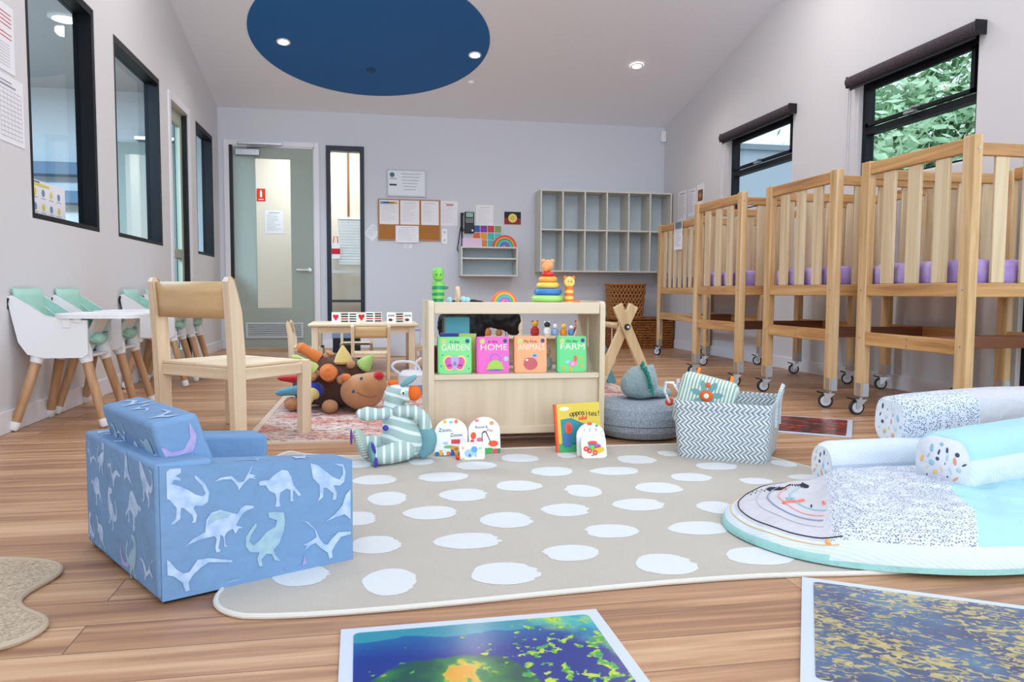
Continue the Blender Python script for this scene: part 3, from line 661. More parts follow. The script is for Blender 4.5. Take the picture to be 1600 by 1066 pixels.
# ------------------------------------------------------------------ cots
pz = wood('pine upright', 'dcc29c', 'b08850', 'Z', 1, .42, 'cda878'); px_ = wood('pine rail x', 'cfa670', '93653a', 'X', 1, .42, 'bb8c54'); py_ = wood('pine rail y', 'd2aa74', '96683c', 'Y', 1, .42, 'c09058')
slz = wood('pale pine slat', 'decfb4', 'b8966c', 'Z', .8, .45, 'd2bc98', .8)
purp = patt('purple sheet', 'noise', scale=9, stops=[(.35, '9a80c0'), (.6, 'b8a2d6'), (.8, 'd0c2e6')], rough=.8, bump=(14, .5))
hub = P('caster hub', 'c9d0d8', .4); tyre = P('caster tyre', '23262c', .5)
def caster(parent, x, y, a):
    R_ = Matrix.Translation((x, y, 0)) @ Matrix.Rotation(a, 4, 'Z')
    o = MB(R_).lathe([(.012, -.012), (.037, -.012), (.04, -.006), (.04, .006), (.037, .012), (.012, .012)], (-.022, 0, .04), tyre, 24, axis=(0, 1, 0)).lathe([(.001, -.0135), (.028, -.0135), (.028, .0135), (.001, .0135)], (-.022, 0, .04), hub, 20, axis=(0, 1, 0)).build('caster_wheel', parent)
    MB(R_).box((-.035, -.02, .078), (.025, .02, .084), steel).prism([(-.03, .035), (-.014, .035), (.02, .08), (-.03, .08)], (0, -.019, 0), (1, 0, 0), (0, 0, 1), (0, .004, 0), steel).prism([(-.03, .035), (-.014, .035), (.02, .08), (-.03, .08)], (0, .015, 0), (1, 0, 0), (0, 0, 1), (0, .004, 0), steel).tube([(0, 0, .08), (0, 0, .1)], .009, steel).build('fork', o)
    MB(R_).box((-.07, -.014, .082), (-.03, .014, .089), black, R=Matrix.Rotation(.25, 3, 'Y')).build('brake_pedal', o, bevel=.002)
def cot(label, x0, y0, wx, wy, ns_front, ns_side, sw, swivel, group):
    """a cot: x0,y0 is its near room-side corner; the wall side lies at +x"""
    th = thing('baby_cot', label, 'cot', (x0, y0, 0), group=group); px, py, H = .042, .07, 1.31
    for ix, x in enumerate((0, wx - px)):
        for iy, y in enumerate((0, wy - py)):
            o = MB().box((x, y, .10), (x + px, y + py, H + (.012 if ix == 0 else 0)), pz).build('post', th, bevel=.005)
            xs = x - .0015 if ix == 0 else x + px - .0005
            MB().box((x + .003, y - .0025, .10), (x + px - .003, y, .17), steel).box((x - .0025, y + .012, .10), (x, y + .05, .17), steel).build('corner_plate', o)
            mb = MB().lathe([(.006, 0), (.006, .002)], (x + px / 2, y - .001, 1.262), steel, 10, axis=(0, -1, 0))
            for z in (.66, .41, .125, .15): mb.lathe([(.004, 0), (.004, .0018)], (x - .0022, y + py / 2, z), steel, 8, axis=(-1, 0, 0))
            mb.build('screw', o)
            if iy == 0 and ix == 1 or (ns_front > 5 and ix == 0): MB().box((x + .01, y - .003, .22), (x + .026, y, .60), steel).build('slide_track', o)
            caster(th, x + px / 2, y + py / 2, swivel[ix * 2 + iy])
    for x, nm in ((.006, 'f'), (wx - px + .006, 'r')):
        MB().box((x, py - .001, 1.252), (x + .03, wy - py + .001, 1.315), py_).build('top_rail', th, bevel=.004)
        MB().box((x, py - .001, .628), (x + .03, wy - py + .001, .690), py_).build('bed_rail', th, bevel=.004)
        o = MB().box((x, py - .001, .372), (x + .03, wy - py + .001, .440), py_).build('low_rail', th, bevel=.004)
        if x < .1:
            mb = MB()
            for z in (.39, .422): mb.lathe([(.005, 0), (.005, .002)], (x - .0005, wy / 2, z), steel, 8, axis=(-1, 0, 0))
            mb.build('screw', o)
    for y in (.008, wy - .038):
        MB().box((px - .001, y, 1.235), (wx - px + .001, y + .028, 1.288), px_).build('top_rail', th, bevel=.004)
        MB().box((px - .001, y, .628), (wx - px + .001, y + .028, .690), px_).build('bed_rail', th, bevel=.004)
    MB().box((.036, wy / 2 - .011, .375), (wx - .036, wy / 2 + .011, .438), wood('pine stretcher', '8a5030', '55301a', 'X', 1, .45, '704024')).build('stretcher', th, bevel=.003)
    L_ = wy - 2 * py; g = (L_ - ns_front * sw) / (ns_front + 1)
    for x in (.014, wx - px + .012):
        for k in range(ns_front):
            a = py + g + k * (sw + g); MB().box((x, a, .690), (x + .016, a + sw, 1.252), slz).build('slat', th, bevel=.003, seg=1)
    L_ = wx - 2 * px; sw2 = .068; g = (L_ - ns_side * sw2) / (ns_side + 1)
    for y in (.015, wy - .031):
        for k in range(ns_side):
            a = px + g + k * (sw2 + g); MB().box((a, y, .690), (a + sw2, y + .016, 1.235), slz).build('slat', th, bevel=.003, seg=1)
    MB().box((.04, .04, .655), (wx - .04, wy - .04, .672), px_).build('bed_base', th)
    MB().box((.05, .05, .672), (wx - .05, wy - .05, .795), purp).build('mattress', th, bevel=.03, seg=4)
    return th
G = 'wooden cots on wheels along the right wall'
c1 = cot('nearest wooden cot, behind the aqua and dotted pillows', 2.53, 2.86, .90, .765, 3, 5, .088, (-.5, -.15, -.7, -.4), G)
c2 = dup(c1, (2.51, 3.80, 0), 0, 'second nearest wooden cot, its wheels just left of the nearest one'); c3 = dup(c1, (2.46, 4.785, 0), 0, 'third nearest wooden cot, directly behind the woven toy basket')
c4 = cot('farthest wooden cot with a paper clipped to its rail, near the pigeonholes', 2.885, 6.22, .56, 1.17, 8, 3, .066, (-.4, -.9, -.6, -.3), G)
th, _, _x = sheet('cot_paper', 'white paper clipped to the rail of the farthest cot', 'paper', (2.882, 6.86, 1.18), u=(0, -1, 0), v=(0, 0, 1), w_=.19, h_=.26, seed=20)
MB().box((-.006, -.08, .07), (.0, .07, .13), P('clip grey', '6f7d88', .4)).build('clip', th)

# ------------------------------------------------------------------ high chairs
beech = wood('beech leg', 'c4a080', 'a07450', 'Z', 1, .5, 'b48a64'); mint = P('mint cushion', 'a3d0c3', .75, bump=(40, .3)); shellm = P('high chair shell', 'e6e8ec', .32, spec=.5)
def high_chair(label, x, y, G):
    th = thing('high_chair', label, 'high chair', (x, y, 0), group=G)
    # shell: two side walls, floor and back
    prof = [(-.205, .605), (-.19, .52), (-.165, .40), (-.13, .345), (-.06, .328), (.10, .328), (.125, .345), (.125, .50), (.02, .507), (-.05, .52), (-.12, .57), (-.185, .612)]
    mb = MB()
    for yy in (-.165, .153): mb.prism(prof, (0, yy, 0), (1, 0, 0), (0, 0, 1), (0, .012, 0), shellm)
    mb.prism([(-.205, .605), (-.19, .52), (-.165, .40), (-.13, .345), (-.06, .328), (.125, .328), (.125, .34), (-.055, .342), (-.12, .357), (-.15, .41), (-.175, .52), (-.19, .612)], (0, -.155, 0), (1, 0, 0), (0, 0, 1), (0, .31, 0), shellm)
    mb.build('shell', th, bevel=.005)
    # padded insert
    mb = MB()
    def pad(u, v):
        s_ = u; a = [(-.185, .625), (-.165, .53), (-.135, .43), (-.08, .40), (.02, .395), (.11, .40)]
        q = s_ * 5; i = min(4, int(q)); f = q - i; X = a[i][0] * (1 - f) + a[i + 1][0] * f; Z = a[i][1] * (1 - f) + a[i + 1][1] * f
        c = (v - .5) * 2; return (X + .002 + .02 * (1 - c * c), c * .148, Z + (.035 if u > .5 else .02) * abs(c) ** 3 + (.02 * (1 - c * c) if u < .1 else 0))
    mb.grid(pad, 15, 12, mint); o = mb.build('seat_pad', th); sd = o.modifiers.new('thickness', 'SOLIDIFY'); sd.thickness = .012
    for s_ in (-1, 1):
        MB().prism([(-.188, .60), (-.180, .611), (-.118, .569), (-.048, .519), (.02, .506), (.06, .43), (-.13, .43)], (0, s_ * .142 - .006, 0), (1, 0, 0), (0, 0, 1), (0, .012, 0), mint).build('side_pad', th, bevel=.004)
        MB().tube([(-.14, s_ * .06, .56), (-.10, s_ * .07, .52), (-.06, s_ * .05, .44)], .008, P('strap grey', 'c9ced2', .7), 6, flat=.4).build('strap', th)
        MB().tube([(-.20, s_ * .166, .60), (-.205, s_ * .168, .575), (-.203, s_ * .168, .55)], .006, black, 6).build('buckle', th)
    # leg rest hanging in front
    tg = [(-.09, 0), (.09, 0)] + circ(0, -.12, .085, .075, 14, 0, -PI)
    MB().prism(tg, (.128, 0, .505), (0, 1, 0), (.45, 0, .95), (.012, 0, -.004), shellm).build('leg_rest', th, bevel=.003)
    MB().ell((.115, 0, .405), (.035, .055, .03), mint).build('seat_nose', th)
    # tray
    MB().prism(rrect(-.03, -.19, .34, .19, .09, 8), (0, 0, .508), (1, 0, 0), (0, 1, 0), (0, 0, .014), shellm).build('tray', th, bevel=.004)
    MB().tube([(a, b_, .524) for a, b_ in rrect(-.025, -.185, .335, .185, .085, 8)], .006, shellm, 6, closed=True).build('tray_rim', th)
    for s_ in (-1, 1): MB().box((.02, s_ * .168 - .004, .465), (.055, s_ * .168 + .004, .512), shellm).box((.065, s_ * .168 - .004, .488), (.10, s_ * .168 + .004, .512), shellm).build('tray_clip', th, bevel=.003)
    for sx in (-1, 1):
        for sy in (-1, 1):
            top = V((sx * .085, sy * .12, .385)); ft = V((sx * .186, sy * (.20 if sx < 0 else .155), .0)); d = (ft - top).normalized()
            o = MB().tube([top + d * .06, ft - d * .045], [.0225, .019], beech, 14).build('leg', th)
            MB().tube([top - d * .01, top + d * .03, top + d * .085], [.030, .036, .0255], shellm, 14).build('socket', o)
            e = ft - d * .045; MB().tube([e, ft - d * .016 + V((0, 0, .0)), ft + V((0, 0, .006))], [.0215, .0205, .014], shellm, 14).build('foot_cap', o)
    return th
G = 'white high chairs along the left wall'
h1 = high_chair('nearest white high chair at the left wall, behind the dinosaur sofa', -1.398, 3.935, G)
dup(h1, (-1.40, 4.42, 0), 0, 'second white high chair along the left wall, close behind the nearest one')
dup(h1, (-1.385, 5.455, 0), 0, 'third white high chair at the left wall, mostly hidden by the wooden chair')
dup(h1, (-1.37, 5.905, 0), 0, 'farthest white high chair, seen under the backrest of the wooden chair')

# ------------------------------------------------------------------ wooden chair
birch = wood('pale birch z', 'e2d0b8', 'c9ae90', 'Z', .7, .5, 'dac4a8', .8); birx = wood('pale birch x', 'e5d4bc', 'cbb090', 'X', .7, .5, 'dcc8aa', .8); biry = wood('pale birch y', 'e5d4bc', 'cbb090', 'Y', .7, .5, 'dcc8aa', .8)
ply = wood('plywood back', 'dcc096', 'bc9a6c', 'Y', .6, .5, 'd0b082', .7)
# local frame: +x to the front of the chair, +y to its left; origin at the centre of the seat on the floor
def chair(name, label, x, y, rz, W, Dp, hs, hb, G=None, tk=.045):
    th = thing(name, label, 'chair', (x, y, 0), rz, group=G); w2, d2 = W / 2, Dp / 2
    for s_ in (-1, 1):
        yy = s_ * w2; pr = [(-d2 - .005, 0), (-d2 + tk, 0), (-d2 + tk, hs + .05), (-d2 + tk - .012, hs + (hb - hs) * .6), (-d2 + tk * .35 - .015, hb - .012), (-d2 + .0 - .02, hb), (-d2 - .022 - .012, hb - .02), (-d2 - .02, hs + .1)]
        MB().prism(pr, (0, yy - tk * .38, 0), (1, 0, 0), (0, 0, 1), (0, tk * .76, 0), birch).build('rear_leg', th, bevel=tk * .12)
        MB().prism([(d2 - tk, 0), (d2, 0), (d2 + .004, hs - .012), (d2 - tk * .9, hs - .012)], (0, yy - tk * .42, 0), (1, 0, 0), (0, 0, 1), (0, tk * .84, 0), birch).build('front_leg', th, bevel=tk * .1)
        MB().box((-d2 + tk, yy - tk * .3, hs - .06 * W / .48), (d2 - tk * .8, yy + tk * .3, hs - .014), birx).build('side_rail', th, bevel=.003)
    MB().box((-d2 + .005, -w2 + tk * .38, hs - .06 * W / .48), (-d2 + .03, w2 - tk * .38, hs - .014), biry).build('rear_rail', th, bevel=.003)
    MB().box((-d2 + tk * .2, -w2 + tk * .38, hs - .014), (d2 + .004, w2 - tk * .38, hs), birx).build('seat', th, bevel=.004)
    MB().box((d2 - .02, -w2 - tk * .4, hs - .0141), (d2 + .004, w2 + tk * .4, hs), biry).build('seat_front_edge', th, bevel=.004)
    zb, zt = hs + (hb - hs) * .53, hb - .02; mb = MB()
    def bk(u, v):
        return (-d2 + tk * .3 - .012 - .022 * math.sin(PI * u) - .012 * v, (u - .5) * 2 * (w2 - tk * .3), zb + (zt - zb) * v)
    mb.grid(bk, 12, 3, ply); o = mb.build('backrest', th); sd = o.modifiers.new('thickness', 'SOLIDIFY'); sd.thickness = .014; sd.offset = 0
    return th
fx = .5 * (-.288 - .905); fy = .5 * (3.5 + 3.535)
chair('wooden_chair', 'pale wooden chair standing behind the blue dinosaur sofa', fx, fy, math.radians(48.6), .485, .40, .335, .695)

# ------------------------------------------------------------------ small table and its chairs
th = thing('low_table', 'small pale wooden table with cards on it near the back wall', 'table', (-.05, 6.26, 0))
MB().box((-.42, -.28, .365), (.42, .28, .388), birx).build('tabletop', th, bevel=.006)
for sx in (-1, 1):
    for sy in (-1, 1): MB().box((sx * .37 - .024, sy * .24 - .024, 0), (sx * .37 + .024, sy * .24 + .024, .365), birch).build('leg', th, bevel=.003)
for s_ in (-1, 1):
    MB().box((-.35, s_ * .24 - .01, .315), (.35, s_ * .24 + .01, .365), birx).build('apron', th); MB().box((s_ * .37 - .01, -.22, .315), (s_ * .37 + .01, .22, .365), biry).build('apron', th)
G = 'small wooden chairs around the low table'
k1 = chair('toddler_chair', 'small wooden chair in front of the low table, back towards the camera', -.0, 5.66, PI / 2, .255, .24, .195, .405, G, .028)
dup(k1, (-.50, 6.30, 0), 0, 'small wooden chair at the left end of the low table')
dup(k1, (.46, 6.28, 0), PI, 'small wooden chair at the right end of the low table')
dup(k1, (-.12, 6.75, 0), -PI / 2, 'small wooden chair behind the low table, seen through its legs')
card_b = P('card black', '16161a', .5); card_r = P('card red', 'cc2030', .5); card_w = P('card white', 'ecece6', .5)
def folding_cards(label, x, y, pan, rz):
    th = thing('folding_card_book', label, 'card book', (x, y, .388), rz, group=None); n_ = len(pan); pw = .07
    for i, kind in enumerate(pan):
        a = .35 if i % 2 else -.35; R_ = Matrix.Translation((i * pw * math.cos(a) - n_ * pw / 2, 0, 0)) @ Matrix.Rotation(a, 4, 'Z')
        if i % 2: R_ = Matrix.Translation((i * pw * .94 - n_ * pw / 2, -pw * .34, 0)) @ Matrix.Rotation(.35, 4, 'Z')
        else: R_ = Matrix.Translation((i * pw * .94 - n_ * pw / 2, 0, 0)) @ Matrix.Rotation(-.35, 4, 'Z')
        mb = MB(R_).box((0, -.0015, 0), (pw, .0015, .085), card_w); f = dict(o=(0, -.0021, 0), u=(1, 0, 0), v=(0, 0, 1))
        if kind == 's':
            for k in range(4): mb.decal(rrect(.006, .008 + k * .019, .064, .018 + k * .019, .004, 3), (0, -.0021, 0), (1, 0, 0), (0, 0, 1), card_r if k == 1 and i < 2 else card_b)
        elif kind == 'h':
            mb.decal(circ(.022, .055, .013, n=12), (0, -.0021, 0), (1, 0, 0), (0, 0, 1), card_r).decal(circ(.046, .055, .013, n=12), (0, -.0021, 0), (1, 0, 0), (0, 0, 1), card_r).decal([(.011, .048), (.034, .015), (.057, .048)], (0, -.0024, 0), (1, 0, 0), (0, 0, 1), card_r)
        elif kind == 'a':
            for k in range(3): mb.decal(circ(.018 + k * .018, .058, .008, n=10), (0, -.0021, 0), (1, 0, 0), (0, 0, 1), card_b, holes=[circ(.018 + k * .018, .058, .004, n=8)])
            mb.decal(circ(.03, .024, .018, .012, 14), (0, -.0021, 0), (1, 0, 0), (0, 0, 1), P('card plum', '6a2a3c', .5))
        mb.build('card', th)
    return th
folding_cards('red and black striped folding cards on the left of the low table', -.16, 6.15, 'hssh', 0)
folding_cards('black and white folding cards, second set from the left on the table', .03, 6.22, 'ss', .1)
folding_cards('black and white animal folding cards on the right of the low table', .235, 6.15, 'asa', 0)
th = thing('storage_box', 'blue storage box seen under the low table', 'box', (-.22, 7.3, 0))
MB().box((-.13, -.1, .20), (.13, .1, .32), P('box blue', '7f98b8', .5)).build('lid', th, bevel=.008); MB().box((-.125, -.095, 0), (.125, .095, .2), P('box black', '20242c', .6)).build('box_body', th, bevel=.004)
th = thing('storage_box', 'pale storage box seen under the right side of the low table', 'box', (.33, 7.6, 0))
MB().box((-.15, -.12, 0), (.15, .12, .26), P('box pale', 'c8ccd6', .5)).build('box_body', th, bevel=.01); MB().box((-.155, -.125, .26), (.155, .125, .28), P('box lid pale', 'b4bac8', .5)).build('lid', th, bevel=.004)

# ------------------------------------------------------------------ patterned rug
m, t, n, l, b = newmat('faded rug pile')
mp = mapping(n, l, (26, 60, 1)); nz = n.new('ShaderNodeTexNoise'); nz.inputs['Scale'].default_value = 1; nz.inputs['Detail'].default_value = 5; nz.inputs['Distortion'].default_value = 1.2
mp2 = mapping(n, l, (5, 6, 1)); n2 = n.new('ShaderNodeTexNoise'); n2.inputs['Scale'].default_value = 1; n2.inputs['Detail'].default_value = 2; l.new(mp2.outputs[0], n2.inputs['Vector'])
r1 = ramp(n, [(.32, '555c74'), (.40, 'b07a70'), (.46, 'd0c4bc'), (.58, 'c89080'), (.62, 'ddd4ca')], 'CONSTANT'); r2_ = ramp(n, [(.3, '74404a'), (.42, 'b8605a'), (.50, 'd4b4a4'), (.57, 'bc6860'), (.66, '4c5672')], 'CONSTANT')
l.new(mp.outputs[0], nz.inputs['Vector']); l.new(nz.outputs[0], r1.inputs[0]); l.new(nz.outputs[0], r2_.inputs[0])
r3 = ramp(n, [(.46, '000000'), (.60, 'ffffff')]); l.new(n2.outputs[0], r3.inputs[0]); mx = n.new('ShaderNodeMix'); mx.data_type = 'RGBA'
l.new(r3.outputs[0], mx.inputs[0]); l.new(r1.outputs[0], mx.inputs[6]); l.new(r2_.outputs[0], mx.inputs[7]); l.new(mx.outputs[2], b.inputs['Base Color']); b.inputs['Roughness'].default_value = .95
rugm = m
th = thing('patterned_rug', 'faded red and cream patterned rug under the big plush hedgehog', 'rug', (.56, 4.16, 0), -.01)
MB().box((-1.07, -.90, 0), (1.07, .90, .006), rugm).build('pile', th)
MB().prism(rect(-1.085, -.915, 1.085, .915), (0, 0, 0), (1, 0, 0), (0, 1, 0), (0, 0, .0075), P('rug border', 'cdb9a8', .9), holes=[rect(-1.055, -.885, 1.055, .885)]).build('border', th)

# ------------------------------------------------------------------ plush hedgehog
brn = P('brown plush', '5a3426', .95, bump=(220, .8), sheen=.3); tan = P('tan plush', 'c08a5e', .95, bump=(220, .6), sheen=.3)
pl = lambda nme, c: P('plush ' + nme, c, .95, bump=(200, .6), sheen=.3)
th = thing('plush_hedgehog', 'big brown plush hedgehog with coloured soft spikes on the patterned rug', 'soft toy', (-.2, 4.22, .006))
X0, Y0 = -.2, 4.22
def L(x, y, z): return V((x - X0, y - Y0, z - .006))
mb = MB().ell(L(-.21, 4.24, .155), (.175, .15, .15), brn).ell(L(-.12, 4.2, .15), (.13, .14, .135), brn).ell(L(-.33, 4.24, .12), (.09, .11, .10), brn).ell(L(-.2, 4.24, .07), (.15, .12, .062), brn)
lump(mb.build('body', th), .012)
mb = MB().ell(L(-.045, 4.03, .115), (.115, .10, .095), tan).ell(L(-.0, 4.0, .155), (.085, .08, .065), tan).ell(L(.03, 3.99, .165), (.045, .05, .042), tan)
hd = lump(mb.build('head', th), .009)
MB().ell(L(.040, 3.955, .205), (.027, .025, .024), pl('red', 'c4202a')).build('nose', th)
for q in ((-.048, 3.952, .192), (-.088, 3.94, .128)): MB().ell(L(*q), (.0085, .006, .0085), pl('eye blue', '2b5c86')).build('eye', th)
MB().tube([L(-.07, 3.926, .125), L(-.04, 3.922, .108), L(.0, 3.925, .098), (L(.03, 3.935, .104))], .0022, P('brown thread', '7a4a3a', .8), 5).build('mouth', th)
MB().ell(L(-.125, 4.02, .19), (.025, .02, .022), pl('orange', 'e07f40')).build('ear', th)
def spike(a, b_, r, c, rt=.25, nme='spike'):
    a, b_ = L(*a), L(*b_); d = b_ - a
    MB().tube([a, a + d * .12, a + d * .5, a + d * .85, b_], [r * .85, r, r * .72, r * max(rt, .3), r * rt * .4], c, 16).build(nme, th)
spike((-.27, 4.18, .275), (-.385, 4.18, .352), .036, pl('orange', 'e07f40'), .8)
spike((-.29, 4.08, .215), (-.405, 4.08, .30), .045, pl('lime', 'b9cf7a'), .55)
spike((-.142, 4.12, .255), (-.146, 4.12, .352), .05, pl('yellow', 'dcc478'))
spike((-.045, 4.1, .235), (.012, 4.08, .303), .043, pl('lime2', 'a8cf76'))
spike((-.212, 4.12, .20), (-.218, 3.99, .225), .047, pl('orange', 'e07f40'), .95)
spike((-.23, 4.2, .28), (-.212, 4.19, .315), .028, tan, .9); spike((-.13, 4.12, .19), (-.157, 4.02, .175), .028, tan, .9)
spike((-.28, 4.14, .2), (-.305, 4.03, .193), .025, tan, .9); spike((-.11, 4.12, .24), (-.10, 4.05, .262), .024, tan, .9)
spike((-.27, 4.14, .12), (-.295, 4.03, .125), .043, pl('royal blue', '2232a0'), .95); spike((-.29, 4.05, .11), (-.325, 3.985, .085), .035, pl('yellow', 'dcc478'), .9)
spike((-.34, 4.2, .16), (-.49, 4.2, .172), .027, pl('red', 'c4202a'), .5); spike((-.35, 4.12, .12), (-.492, 4.12, .102), .03, pl('sky', '5fa3bf'), .6)
for q in ((-.41, 4.12, .045), (-.21, 4.03, .04), (-.06, 4.1, .035)):
    mb = MB().ell(L(*q), (.042, .055, .036), tan); mb.build('foot', th)

# ------------------------------------------------------------------ shelf unit
shz = wood('shelf maple z', 'dccdb6', 'c4b092', 'Z', .6, .45, 'd3c2a6', .7); shx = wood('shelf maple x', 'e0d2bc', 'c8b496', 'X', .6, .45, 'd6c5aa', .7)
th = thing('toy_shelf', 'low pale wooden toy shelf in the middle of the room', 'shelf unit', (.228, 3.04, 0)); W, Dp, H = .734, .37, .603
for x in (0, W - .022):
    MB().prism(rrect(0, 0, Dp, H, .025, 4), (x, 0, 0), (0, 1, 0), (0, 0, 1), (.022, 0, 0), shz, holes=[rrect(.165, .40, .195, .53, .0149, 5)]).build('side_panel', th, bevel=.003)
MB().box((.022, .012, .572), (W - .022, Dp - .012, .592), shx).build('top', th, bevel=.002)
MB().box((.022, .004, .550), (W - .022, .024, .598), shx).build('front_rail', th, bevel=.004)
MB().box((.022, .35, .550), (W - .022, .366, .572), shx).build('back_rail', th, bevel=.003)
MB().box((.022, .006, .283), (W - .022, Dp - .01, .305), shx).build('middle_shelf', th, bevel=.002)
MB().box((.022, .022, .085), (W - .022, .036, .283), shz).build('front_panel', th)
MB().box((.022, .012, .055), (W - .022, .036, .088), shx).build('plinth_rail', th, bevel=.003)
MB().box((.022, .036, .06), (W - .022, Dp - .02, .075), shx).build('bottom_shelf', th)
MB().box((.022, Dp - .03, .075), (W - .022, Dp - .018, .283), shz).build('back_panel', th)
SX, SY = .228, 3.04
# board books on the shelf
tl = .14
def board_book(label, x, body, w_, h_, small, big, draw, y=3.085, z=.3055, rz=0, bigc='f2ead8', dark=darkink):
    th = thing('board_book', label, 'book', (x, y, z), rz, group='square board books on the toy shelf'); bm = P('cover ' + body, body, .4)
    mb = MB().prism(rrect(-w_ / 2, 0, w_ / 2, h_, .008, 4), (0, 0, 0), (1, 0, 0), (0, 0, 1), (0, .022, 0), bm); mb.build('cover', th, bevel=.001)
    MB().box((-w_ / 2 - .0008, -.0015, .002), (-w_ / 2 + .009, .0235, h_ - .002), P('spine ' + body, body, .5, var=.3)).build('spine', th, bevel=.002)
    mb = MB(); o = (0, -.0008, 0); u = (1, 0, 0); v = (0, 0, 1)
    mb.text(small, .017, (.0, -.001, h_ * .86), u, v, dark); mb.text(big, .036, (.004, -.001, h_ * .70), u, v, P('cream lettering', bigc, .5), width=w_ * .82)
    mb.decal(circ(-w_ * .32, h_ * .87, .011, n=12), o, u, v, P('badge ' + body, 'c8d67a', .5)).decal(circ(w_ * .38, h_ * .88, .009, n=10), o, u, v, P('badge navy', '2b4f8a', .5)); draw(mb, o, u, v, w_, h_); mb.build('cover_print', th)
    th.rotation_euler = (-.06, 0, rz); return th
E_ = lambda mb, x, z, rx, rz_, c, k=1, n_=18: mb.decal(circ(x, z, rx, rz_, n_), (0, -.0008 - .0004 * k, 0), (1, 0, 0), (0, 0, 1), P('print ' + c, c, .5))
def d_bfly(mb, o, u, v, w_, h_):
    for s_ in (-1, 1):
        E_(mb, s_ * .026, .050, .022, .024, 'f2d878'); E_(mb, s_ * .024, .048, .017, .019, 'd85ab0', 2); E_(mb, s_ * .022, .026, .018, .014, 'f2d878', 1); E_(mb, s_ * .021, .027, .013, .010, 'd85ab0', 2)
    E_(mb, 0, .052, .017, .02, 'b9a8dc', 3); E_(mb, 0, .03, .008, .02, 'b9a8dc', 3)
    for a, c in ((-.055, .03), (.055, .07), (-.05, .075), (.058, .02)): E_(mb, a, c, .003, .003, '3f8a58')
def d_kettle(mb, o, u, v, w_, h_):
    E_(mb, .01, .062, .024, .018, 'b070d0'); E_(mb, .01, .062, .017, .011, 'f06ac0', 2)
    mb.decal([(-.028, .014), (.048, .014), (.036, .042), (.022, .052), (-.002, .052), (-.016, .042)], (0, -.0018, 0), u, v, P('print lime', 'a6cf50', .5)); E_(mb, .01, .012, .034, .004, '6a70c8', 3); E_(mb, .055, .058, .010, .010, 'a0d0ee')
def d_apple(mb, o, u, v, w_, h_):
    E_(mb, .0, .036, .03, .026, 'c8606a'); E_(mb, -.008, .045, .02, .017, 'c8606a', 2); E_(mb, -.016, .052, .005, .005, 'f8e8e0', 3); E_(mb, .018, .070, .014, .008, '8fb8e0', 2); E_(mb, .018, .070, .007, .004, '5070b0', 3); E_(mb, .002, .070, .003, .009, 'e8d060', 3)
def d_hen(mb, o, u, v, w_, h_):
    E_(mb, .006, .034, .017, .013, 'ee8ea0'); E_(mb, .004, .033, .009, .007, 'd8b0e0', 2); E_(mb, .016, .056, .008, .013, 'e06a60', 2); E_(mb, -.016, .042, .012, .007, '90d8e0', 1)
    for a, c in ((-.035, .018), (.042, .024), (.04, .055), (-.005, .010)): E_(mb, a, c, .008, .009, 'c8c84a'); E_(mb, a, c, .004, .004, 'e8a040', 2)
board_book('green garden board book with a butterfly, leftmost on the shelf', .338, '7fdc8c', .138, .15, 'In the', 'GARDEN', d_bfly)
board_book('pink home board book with a green kettle on the shelf', .496, 'ee66c0', .136, .15, 'In the', 'HOME', d_kettle)
board_book('orange board book with a red apple on the shelf', .655, 'ffab7a', .137, .15, 'My First', 'ANIMALS', d_apple, bigc='f0d0b4')
board_book('green farm board book with a pink hen, rightmost on the shelf', .832, '6ad98a', .127, .15, 'On the', 'FARM', d_hen)
th = thing('cyan_box', 'cyan box standing on the shelf behind the garden book', 'box', (.362, 3.25, .3055)); MB().box((-.052, -.05, 0), (.052, .05, .228), P('cyan card', '58b0c4', .5)).build('box_body', th, bevel=.003); MB().box((-.056, -.052, 0), (-.05, .05, .228), P('teal card', '6f9aa0', .5)).build('spine', th)
for x, c, lab in ((.325, '2a3c9c', 'blue book behind the garden book'), (.395, 'c8d870', 'lime book behind the garden book')):
    th = thing('picture_book', lab, 'book', (x, 3.165, .3055), -.05 if c[0] == 'c' else .04); MB().box((-.04, 0, 0), (.042, .012, .158 if c[0] == 'c' else .161), P('bk' + c, c, .5)).build('cover', th, bevel=.001); MB().box((-.038, .001, .002), (.0415, .011, .1585 if c[0] == 'c' else .1615), card_w).build('pages', th)
th = thing('red_box', 'dark red box at the left end of the shelf', 'box', (.27, 3.2, .3055)); MB().box((-.016, -.05, 0), (.012, .05, .10), P('dark red', '7a1a1c', .5)).build('box_body', th, bevel=.002); MB().box((-.017, -.051, .09), (.013, .051, .104), P('red lid', '9a2a24', .5)).build('lid', th)
th = thing('white_tub', 'pale tub between the garden and home books', 'tub', (.435, 3.3, .3055)); MB().lathe([(.045, 0), (.05, .09), (.052, .092)], (0, 0, 0), P('tub white', 'c4c8d4', .5), 20).build('tub_body', th); MB().lathe([(.053, .092), (.053, .10), (.01, .102)], (0, 0, 0), P('tub lid', 'd8dae4', .5), 20).build('lid', th)
